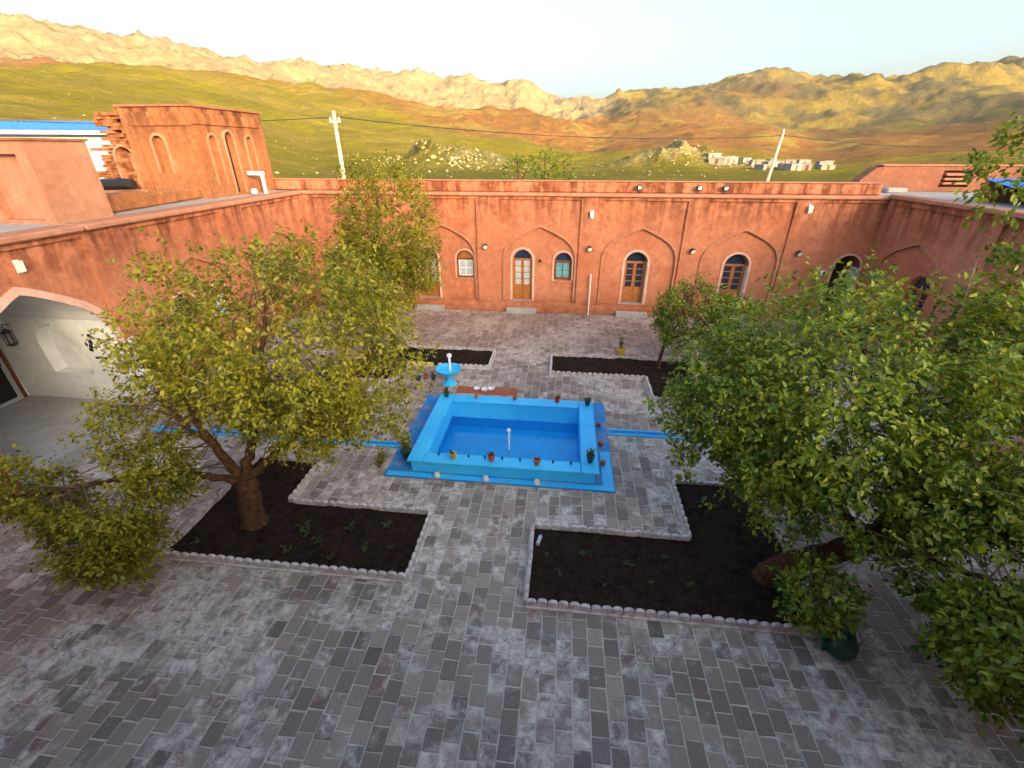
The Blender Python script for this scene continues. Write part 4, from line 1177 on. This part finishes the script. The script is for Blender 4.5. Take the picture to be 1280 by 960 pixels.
# ------------------------------------------------------------------ beds
def scallop_mesh():
    mb = MB(); w, th, h = .148, .055, .15
    prof = [(-w/2, -.01), (w/2, -.01), (w/2, h-.055)] + [(w/2*math.cos(math.pi*k/6), h-.055+.055*math.sin(math.pi*k/6)) for k in range(1, 6)] + [(-w/2, h-.055)]
    mb.slab(prof, lambda u, v, d: (u, d, v), -th/2, th/2)
    me = bpy.data.meshes.new('edging_stone'); me.from_pydata(mb.v, [], mb.f); me.update()
    bm = bmesh.new(); bm.from_mesh(me); bmesh.ops.remove_doubles(bm, verts=bm.verts, dist=1e-5); bmesh.ops.recalc_face_normals(bm, faces=bm.faces); bm.to_mesh(me); bm.free()
    me.materials.append(MAT['edging'])
    return me
SC = scallop_mesh()
rng = random.Random(17)
for bi, b in enumerate(BEDS):
    P = [Vector((x, y, 0)) for x, y in b['poly']]
    cx, cy = sum(p.x for p in P)/6, sum(p.y for p in P)/6
    root = empty('planting_bed', (P[0].x, P[0].y, 0), b['label'], 'flower bed', 'soil beds round the pool')
    for i in range(6):
        a, c_ = P[i], P[(i+1) % 6]
        L_ = (c_-a).length; n = max(2, round(L_/.157)); an = math.atan2(c_.y-a.y, c_.x-a.x)
        for k in range(n):
            o = bpy.data.objects.new('edging_stone', SC); C.objects.link(o); o.parent = root
            p = a.lerp(c_, (k+.5)/n)
            if bi == 2 and i == 2 and p.x < -3.75: continue
            o.location = (p.x-root.location.x, p.y-root.location.y, rng.uniform(-.012, .004))
            o.scale = (L_/n/.157, 1, 1)
            o.rotation_euler = (rng.uniform(-.05, .05), rng.uniform(-.03, .03), an + rng.uniform(-.03, .03))
    # footing strip under the edging
    ft_ = MB(); o_ = [(p.x, p.y) for p in P]
    sgn = 1 if sum(P[i].x*P[(i+1)%6].y - P[(i+1)%6].x*P[i].y for i in range(6)) > 0 else -1
    for i in range(6):
        a, c_ = P[i], P[(i+1) % 6]; d = (c_-a).normalized(); nn = Vector((d.y, -d.x, 0))*sgn
        e0, e1 = a - d*.05 if True else a, c_ + d*.05
        q = [a - nn*.03, c_ - nn*.03, c_ + nn*.06, a + nn*.06]
        lo_x, hi_x = min(v.x for v in q), max(v.x for v in q); lo_y, hi_y = min(v.y for v in q), max(v.y for v in q)
        ft_.box(lo_x, hi_x, lo_y, hi_y, -.005, .032 + .0006*i)
    ft_.build('footing', MAT['edging'], root)
    # soil
    sm = MB(); step = .07
    xs = np.arange(min(p.x for p in P), max(p.x for p in P)+step, step); ys = np.arange(min(p.y for p in P), max(p.y for p in P)+step, step)
    xi, yi = P[3].x, P[3].y
    x0, y0 = P[0].x, P[0].y; x1 = P[1].x; y1 = P[4].y
    def inside(x, y):
        inx = min(x0,x1) <= x <= max(x0,x1); iny = min(y0,y1) <= y <= max(y0,y1)
        return inx and iny and ((min(y0,yi) <= y <= max(y0,yi)) or (min(x0,xi) <= x <= max(x0,xi)))
    gx, gy = np.meshgrid(xs, ys, indexing='ij')
    hz = .045 + (fbm(gx*3, gy*3, 5, 5)-.5)*.10 + (fbm(gx*14, gy*14, 6, 3)-.5)*.06
    ids = {}
    for i in range(len(xs)):
        for j in range(len(ys)):
            ids[i, j] = len(sm.v)
            sm.v.append((float(np.clip(xs[i], min(x0,x1), max(x0,x1))), float(np.clip(ys[j], min(y0,y1), max(y0,y1))), max(.036, float(hz[i, j]))))
    for i in range(len(xs)-1):
        for j in range(len(ys)-1):
            if inside(xs[i]+step*.4, ys[j]+step*.4): sm.f.append((ids[i,j], ids[i+1,j], ids[i+1,j+1], ids[i,j+1]))
    so = sm.build('soil', MAT['soil'], root, smooth=True)
    cl = MB()
    for _ in range(520):
        x = rng.uniform(min(x0,x1)+.06, max(x0,x1)-.06); y = rng.uniform(min(y0,y1)+.06, max(y0,y1)-.06)
        if not (inside(x-.05, y-.05) and inside(x+.05, y+.05)): continue
        q = rng.uniform(.008, .03) if rng.random() < .85 else rng.uniform(.03, .05)
        a_ = rng.uniform(0, 6.28)
        pts = [(x+q*rng.uniform(.7,1.2)*math.cos(a_+k*math.pi/2), y+q*rng.uniform(.7,1.2)*math.sin(a_+k*math.pi/2), .045) for k in range(4)] + [(x+rng.uniform(-.3,.3)*q, y+rng.uniform(-.3,.3)*q, .055+q*rng.uniform(.5,1.1)), (x, y, .02)]
        cl.add(pts, [(0,1,4),(1,2,4),(2,3,4),(3,0,4),(1,0,5),(2,1,5),(3,2,5),(0,3,5)])
    tag(cl.build('clods', MAT['soil'], so), kind='stuff')
# yellow board edging at the back-left bed
yb = MB(); yb.box(-4.62, -3.80, 12.14, 12.22, .0, .15); tag(yb.build('edging_board', MAT['yellow_paint'], bevel=.01), 'yellow painted board edging the bed beside the blue basin', 'board')
# seedlings
def plant(name, label, cat, base, n, h, spread, mat, group=None, L=.06, seed=0, parent=None):
    rg = np.random.default_rng(seed)
    root = parent or empty(name, base, label, cat, group)
    st = MB(); P = []; D = []; N = []
    b = np.array(base)
    for k in range(n):
        an = rg.random()*6.28; e = b + np.array([math.cos(an)*spread*rg.random(), math.sin(an)*spread*rg.random(), h*(.6+.5*rg.random())])
        mid = (b + e)/2 + np.array([0, 0, .1*h])
        st.tube([b, mid, e], [.006, .004, .002], 4, cap=False)
        for q in range(7):
            t_ = .3 + .7*q/6
            P.append(b*(1-t_) + e*t_ + rg.normal(size=3)*.008); a2 = rg.random()*6.28
            D.append([math.cos(a2), math.sin(a2), .35]); N.append([0, 0, 1])
    st.build('stems', MAT['twig'], root)
    m_ = len(P)
    leaf_mesh('foliage', np.array(P), np.array(D), np.array(N) + rg.normal(size=(m_,3))*.3, L*(.7+.6*rg.random(m_)), L*.45*(.8+.4*rg.random(m_)), mat, root)
    return root
sd_ = 0
for (x, y, s) in [(-4.15,5.25,1.2),(-3.85,5.05,.9),(-3.45,5.4,1),(-3.05,5.0,.8),(-2.85,5.55,1),(-4.3,4.85,.8),(-3.5,4.8,.7),(-5.9,4.85,.7),(-2.6,5.1,.6)]:
    sd_ += 1; plant('seedling', 'small green seedling in the soil of the near left bed', 'plant', (x, y, .04), 5, .16*s, .13*s, MAT['leaf_seedling'], 'seedlings in the near left bed', .06*s, sd_)
for (x, y, s) in [(.2,4.9,.7),(.55,5.3,.8),(.9,4.75,.6),(1.3,5.2,.8),(1.6,4.9,.6),(1.9,5.4,.7),(2.2,4.9,.7),(.0,5.25,.5)]:
    sd_ += 1; plant('seedling', 'small green seedling in the soil of the near right bed', 'plant', (x, y, .04), 4, .12*s, .12*s, MAT['leaf_seedling'], 'seedlings in the near right bed', .055*s, sd_)

# ------------------------------------------------------------------ pots and small things
def pot(name, label, base, r, h, mat, leafmat_=None, ln=4, lh=.2, seed=1, L=.07, group=None):
    root = empty(name, base, label, 'pot', group)
    MB().lathe([(r*.62,0),(r*.72,h*.2),(r*.92,h*.75),(r*1.06,h*.86),(r*1.06,h),(r*.86,h),(r*.82,h*.88),(0.01,h*.86)], base, 14).build('vessel', mat, root, smooth=False)
    if leafmat_:
        plant('', '', '', (base[0], base[1], base[2]+h*.84), ln, lh, r*1.5, leafmat_, None, L, seed, parent=root)
    return root
zc = ZW + .052
GP = 'pots on the pool coping'
pot('flower_pot', 'dark green pot with a clipped plant on the back left corner of the pool', (-2.78,9.78,zc), .075, .13, MAT['dark_green_pot'], MAT['leaf_seedling'], 5, .14, 3, .06, GP)
pot('flower_pot', 'small orange clay pot on the back coping of the pool', (-2.0,9.80,zc), .055, .10, MAT['orange_pot'], None, group=GP)
pot('flower_pot', 'small brown clay pot midway on the back coping of the pool', (-1.02,9.80,zc), .055, .10, MAT['terracotta_pot'], None, group=GP)
pot('flower_pot', 'red pot with red blooms on the back coping of the pool', (.05,9.80,zc), .07, .14, MAT['red_pot'], MAT['leaf_seedling'], 4, .08, 4, .05, GP)
pot('flower_pot', 'dark green pot on the back right corner of the pool', (.80,9.74,zc), .08, .17, MAT['dark_green_pot'], MAT['leaf_seedling'], 4, .08, 5, .05, GP)
pot('flower_pot', 'yellow pot with a small plant on the front coping of the pool', (-2.02,7.26,zc), .07, .13, MAT['yellow_pot'], MAT['leaf_seedling'], 4, .10, 6, .05, GP)
pot('flower_pot', 'brown clay pot with a plant midway on the front coping of the pool', (-1.23,7.26,zc), .075, .15, MAT['terracotta_pot'], MAT['leaf_seedling'], 4, .12, 7, .05, GP)
pot('flower_pot', 'white rimmed clay pot on the right of the front coping', (-.30,7.24,zc), .07, .13, MAT['terracotta_pot'], MAT['leaf_seedling'], 3, .05, 8, .04, GP)
pot('flower_pot', 'tall dark green pot with a bushy plant on the front right corner of the pool', (.77,7.45,zc), .085, .17, MAT['dark_green_pot'], MAT['leaf_seedling'], 8, .2, 9, .06, GP)
pot('trailing_plant', 'dark green pot with sprawling leafy plant at the front left corner of the pool', (-3.14,7.55,.035), .12, .22, MAT['dark_green_pot'], MAT['leaf_olive'], 16, .42, 10, .09)
plant('trailing_plant', 'loose yellow-green plant sprawling on the paving at the pool corner', 'plant', (-3.62,7.22,.012), 16, .38, .34, MAT['leaf_olive'], None, .09, 44)
pot('flower_pot', 'yellow pot with a pale leafy plant behind the far right bed', (2.03,13.62,.012), .14, .24, MAT['yellow_pot'], MAT['leaf_olive'], 9, .45, 12, .1)
for k, (x, y) in enumerate([(-2.33,7.03),(-1.32,7.03),(-.28,7.03)]):
    b = MB(); b.lathe([(.06,0),(.065,.05),(.03,.08),(.05,.09)], (x, y, .036), 10); tag(b.build('ground_lamp', MAT['lamp_white']), 'small white lamp on the blue apron before the pool', 'lamp', 'small lamps on the front apron')
for k, (x, y) in enumerate([(1.08,9.3),(1.08,8.5),(1.08,7.8)]):
    b = MB(); b.lathe([(.045,0),(.055,.08),(.05,.1)], (x, y, .036), 10); tag(b.build('clay_cup', MAT['terracotta_pot']), 'small clay cup on the worn apron right of the pool', 'cup', 'clay cups on the right apron')
# blue basin on a foot with a white tap post
bs = empty('blue_basin', (-3.05, 11.15, 0), 'round blue basin on a pedestal with a white tap post behind the pool', 'basin')
MB().lathe([(.22,0),(.20,.04),(.09,.10),(.08,.26),(.14,.32)], (-3.05,11.15,.012), 14).build('pedestal', MAT['pool_paint'], bs)
MB().lathe([(.14,.32),(.30,.36),(.36,.46),(.37,.48),(.34,.48),(.28,.40),(.02,.37)], (-3.05,11.15,.012), 18).build('bowl', MAT['pool_paint'], bs)
MB().tube([(-3.02,11.2,.38),(-3.02,11.2,.80)], .035, 8).build('tap_post', MAT['white_paint'], bs)
MB().lathe([(.02,0),(.07,.03),(.07,.10),(.02,.13)], (-3.02,11.2,.80), 10).build('finial', MAT['white_paint'], bs)
mt = MB(); mt.box(-2.75, -1.05, 10.62, 11.0, .012, .022); tag(mt.build('clay_mat', MAT['terracotta_pot']), 'flat reddish mat on the paving behind the pool', 'mat')
for k, (x, y) in enumerate([(-2.2,10.85),(-1.98,10.82),(-1.8,10.88)]):
    b = MB(); b.lathe([(.06,0),(.09,.02),(.095,.05),(.085,.05),(.02,.03)], (x, y, .0225), 12); tag(b.build('white_dish', MAT['white_paint']), 'small white dish on the reddish mat', 'dish', 'dishes on the mat')
st = MB()
rng = random.Random(3)
for k in range(3):
    pot('flower_pot', 'small dark pot beside the blue basin', (-3.55-.22*k+rng.uniform(-.03,.03), 11.3+rng.uniform(-.1,.1), .012), .075, .14, MAT['terracotta_pot' if k % 2 else 'dark_green_pot'], MAT['leaf_seedling'], 3, .1, 70+k, .05, 'pots by the blue basin')
# dark green urn under the right tree, bottle in the bed
ur = empty('watering_urn', (3.93, 4.12, .012), 'dark green round urn on the paving under the leaning tree', 'urn')
MB().lathe([(.10,0),(.17,.05),(.21,.15),(.19,.25),(.11,.31),(.10,.34),(.13,.37),(.10,.37),(.07,.33),(.01,.2)], (3.93,4.12,.012), 18).build('vessel', MAT['dark_green_pot'], ur, smooth=True)
MB().tube(smoothpath([(3.75,4.08,.27),(3.66,4.05,.30),(3.68,4.04,.14),(3.76,4.08,.09)], 5), .016, 6).build('handle', MAT['dark_green_pot'], ur)
bt = empty('bottle', (-.14, 5.5, .07), 'small pale blue plastic bottle lying in the corner of the near right bed', 'bottle')
MB().tube([(-.17,5.42,.10),(-.13,5.60,.10)], .035, 10).build('body', MAT['glass_pale'], bt)
MB().tube([(-.13,5.60,.10),(-.12,5.645,.10)], .016, 8).build('cap', simple('cap_blue', (.03,.12,.5), .5), bt)

# wall lamps, sconces, pipe, sign
def sconce(m_, u, v, label):
    r_ = empty('wall_lamp', m_(u, v, 0), label, 'lamp', 'white wall lamps under the coping')
    MB().slab(rect(u-.05, u+.05, v-.14, v+.14), m_, -.02, -.001).build('back_plate', MAT['white_paint'], r_)
    g = MB(); g.slab([(u-.06, v-.11), (u+.06, v-.11), (u+.075, v+.11), (u-.075, v+.11)], m_, -.12, -.021); g.build('shade', MAT['lamp_white'], r_, bevel=.015)
sconce(mB, 1.0, 3.84, 'white box lamp on the pilaster right of the teal-paned window')
sconce(mB, 8.52, 4.12, 'white box lamp high on the pilaster beside the corner passage')
sconce(mL, 7.45, 4.02, 'white box lamp above the vaulted hall arch') if False else None
r_ = empty('wall_lamp', (XL, 7.45, 4.02), 'white box lamp above the pointed arch of the vaulted hall', 'lamp', 'white wall lamps under the coping')
mL2 = lambda u, v, d: mL(u, v, d + .06)
MB().slab(rect(7.40, 7.49, 3.90, 4.14), mL2, -.03, -.001).build('back_plate', MAT['white_paint'], r_)
MB().slab([(7.39,3.92),(7.50,3.92),(7.51,4.12),(7.38,4.12)], mL2, -.09, -.031).build('shade', MAT['lamp_white'], r_, bevel=.015)
for u, lb in ((-3.02,'left of the pale-paned door'),(1.0,'below the white lamp on the pilaster'),(4.80,'on the pilaster between the two wooden doors'),(8.55,'on the pilaster beside the corner passage')):
    s_ = empty('floodlight', (u, YB, 2.62), 'small dark round floodlight ' + lb, 'floodlight', 'round floodlights on the back wing')
    MB().tube([(u,YB-.001,2.66),(u,YB-.12,2.66)], .02, 6).build('bracket', MAT['black_metal'], s_)
    MB().tube([(u,YB-.06,2.66),(u+.02,YB-.17,2.60)], [.075,.10], 12).build('head', MAT['black_metal'], s_)
    MB().tube([(u+.02,YB-.171,2.60),(u+.022,YB-.18,2.595)], .085, 12).build('lens', MAT['lamp_white'], s_)
for k, (u, lb) in enumerate(((2.62,'over the wooden glazed door'),(4.70,'midway along the roof parapet'),(5.59,'nearest the leaning pole'))):
    s_ = empty('roof_spotlight', (u, YB+.14, 4.56), 'black spotlight on the back coping ' + lb, 'floodlight', 'spotlights on the back coping')
    MB().tube([(u,YB+.14,4.56),(u,YB+.14,4.74)], .02, 6).build('stand', MAT['black_metal'], s_)
    MB().box(u-.09, u+.09, YB+.02, YB+.13, 4.68, 4.84).build('housing', MAT['black_metal'], s_, bevel=.015)
    MB().box(u-.06, u+.06, YB+.008, YB+.019, 4.71, 4.81).build('lens', MAT['lamp_white'], s_)
dp = MB(); dp.tube([(1.14,YB-.12,.0),(1.14,YB-.12,1.55),(1.14,YB-.03,1.62)], .028, 8); tag(dp.build('drain_pipe', MAT['lamp_white']), 'thin pale drain pipe on the pilaster right of the teal-paned window', 'pipe')
sn = MB(); sn.slab(rect(9.48, 9.80, 1.80, 1.98), mB, D1-.025, D1-.002); tag(sn.build('wall_sign', MAT['white_paint']), 'small blank white plate left of the corner passage', 'sign')
ks = MB(); ks.slab(rect(-.93,-.83,2.02,2.12), mB, D2-.05, D2-.001); tag(ks.build('junction_box', MAT['black_metal']), 'tiny dark box on the wall between door and teal-paned window', 'box')
# lettering-like metal plaque and lantern inside the vaulted hall
mI = lambda u, v, d: (XL - u, IW[0]+IW[1] - .107*(v-.3)/2.204 - d, v)
pq = empty('wall_ornament', (XL-.8, IW[0]+IW[1]-.08, 1.7), 'black wrought calligraphic ornament on the white wall inside the vaulted hall', 'ornament')
for (u, v, w, h) in ((.74,2.11,.06,.05),(.80,1.95,.05,.08),(.84,1.83,.05,.06),(.88,1.74,.06,.05),(.94,1.88,.03,.05)):
    MB().slab([(u-w, v-h*.4), (u-w*.3, v-h), (u+w, v-h*.3), (u+w*.5, v+h), (u-w*.6, v+h*.7)], mI, -.02 if False else .002, .02).build('stroke', MAT['black_metal'], pq)
pq = empty('wall_plate', (XL-.45, IW[0]+IW[1], 1.3), 'small black nameplate low on the white wall inside the vaulted hall', 'sign')
for k in range(3): MB().slab(rect(.58+k*.105, .665+k*.105, 1.50+.01*(k % 2), 1.56+.01*(k % 2)), mI, .002, .02).build('stroke', MAT['black_metal'], pq)
ln = empty('lantern', (XL-2.75, 8.52, 1.83), 'black metal lantern hanging on the white side wall near the dark gate', 'lantern')
lx, ly = XL-2.75, 8.52
MB().tube([(lx,8.67,2.30),(lx,ly,2.36),(lx,ly,2.25)], .012, 6).build('bracket', MAT['black_metal'], ln)
MB().lathe([(.02,.42),(.10,.34),(.10,.32)], (lx,ly,1.83), 6).build('hood', MAT['black_metal'], ln)
for k in range(6):
    a = k*math.pi/3; MB().tube([(lx+.09*math.cos(a),ly+.09*math.sin(a),1.86),(lx+.09*math.cos(a),ly+.09*math.sin(a),2.16)], .009, 5).build('bar', MAT['black_metal'], ln)
MB().lathe([(.06,0),(.10,.02),(.10,.04)], (lx,ly,1.83), 6).build('base', MAT['black_metal'], ln)

# ------------------------------------------------------------------ evening haze in the valley
hz_ = MB(); hz_.box(-3750, 3750, -3750, 3750, -60, 420)
hz_o = hz_.build('haze', None); tag(hz_o, kind='stuff')
hm = bpy.data.materials.new('haze'); hm.use_nodes = True; hm.node_tree.nodes.clear()
ho = hm.node_tree.nodes.new('ShaderNodeOutputMaterial'); hv = hm.node_tree.nodes.new('ShaderNodeVolumePrincipled')
hv.inputs['Color'].default_value = (1.0, .97, .92, 1); hv.inputs['Density'].default_value = .00005; hv.inputs['Anisotropy'].default_value = .3
hm.node_tree.links.new(hv.outputs[0], ho.inputs['Volume']); hz_o.data.materials.append(hm)
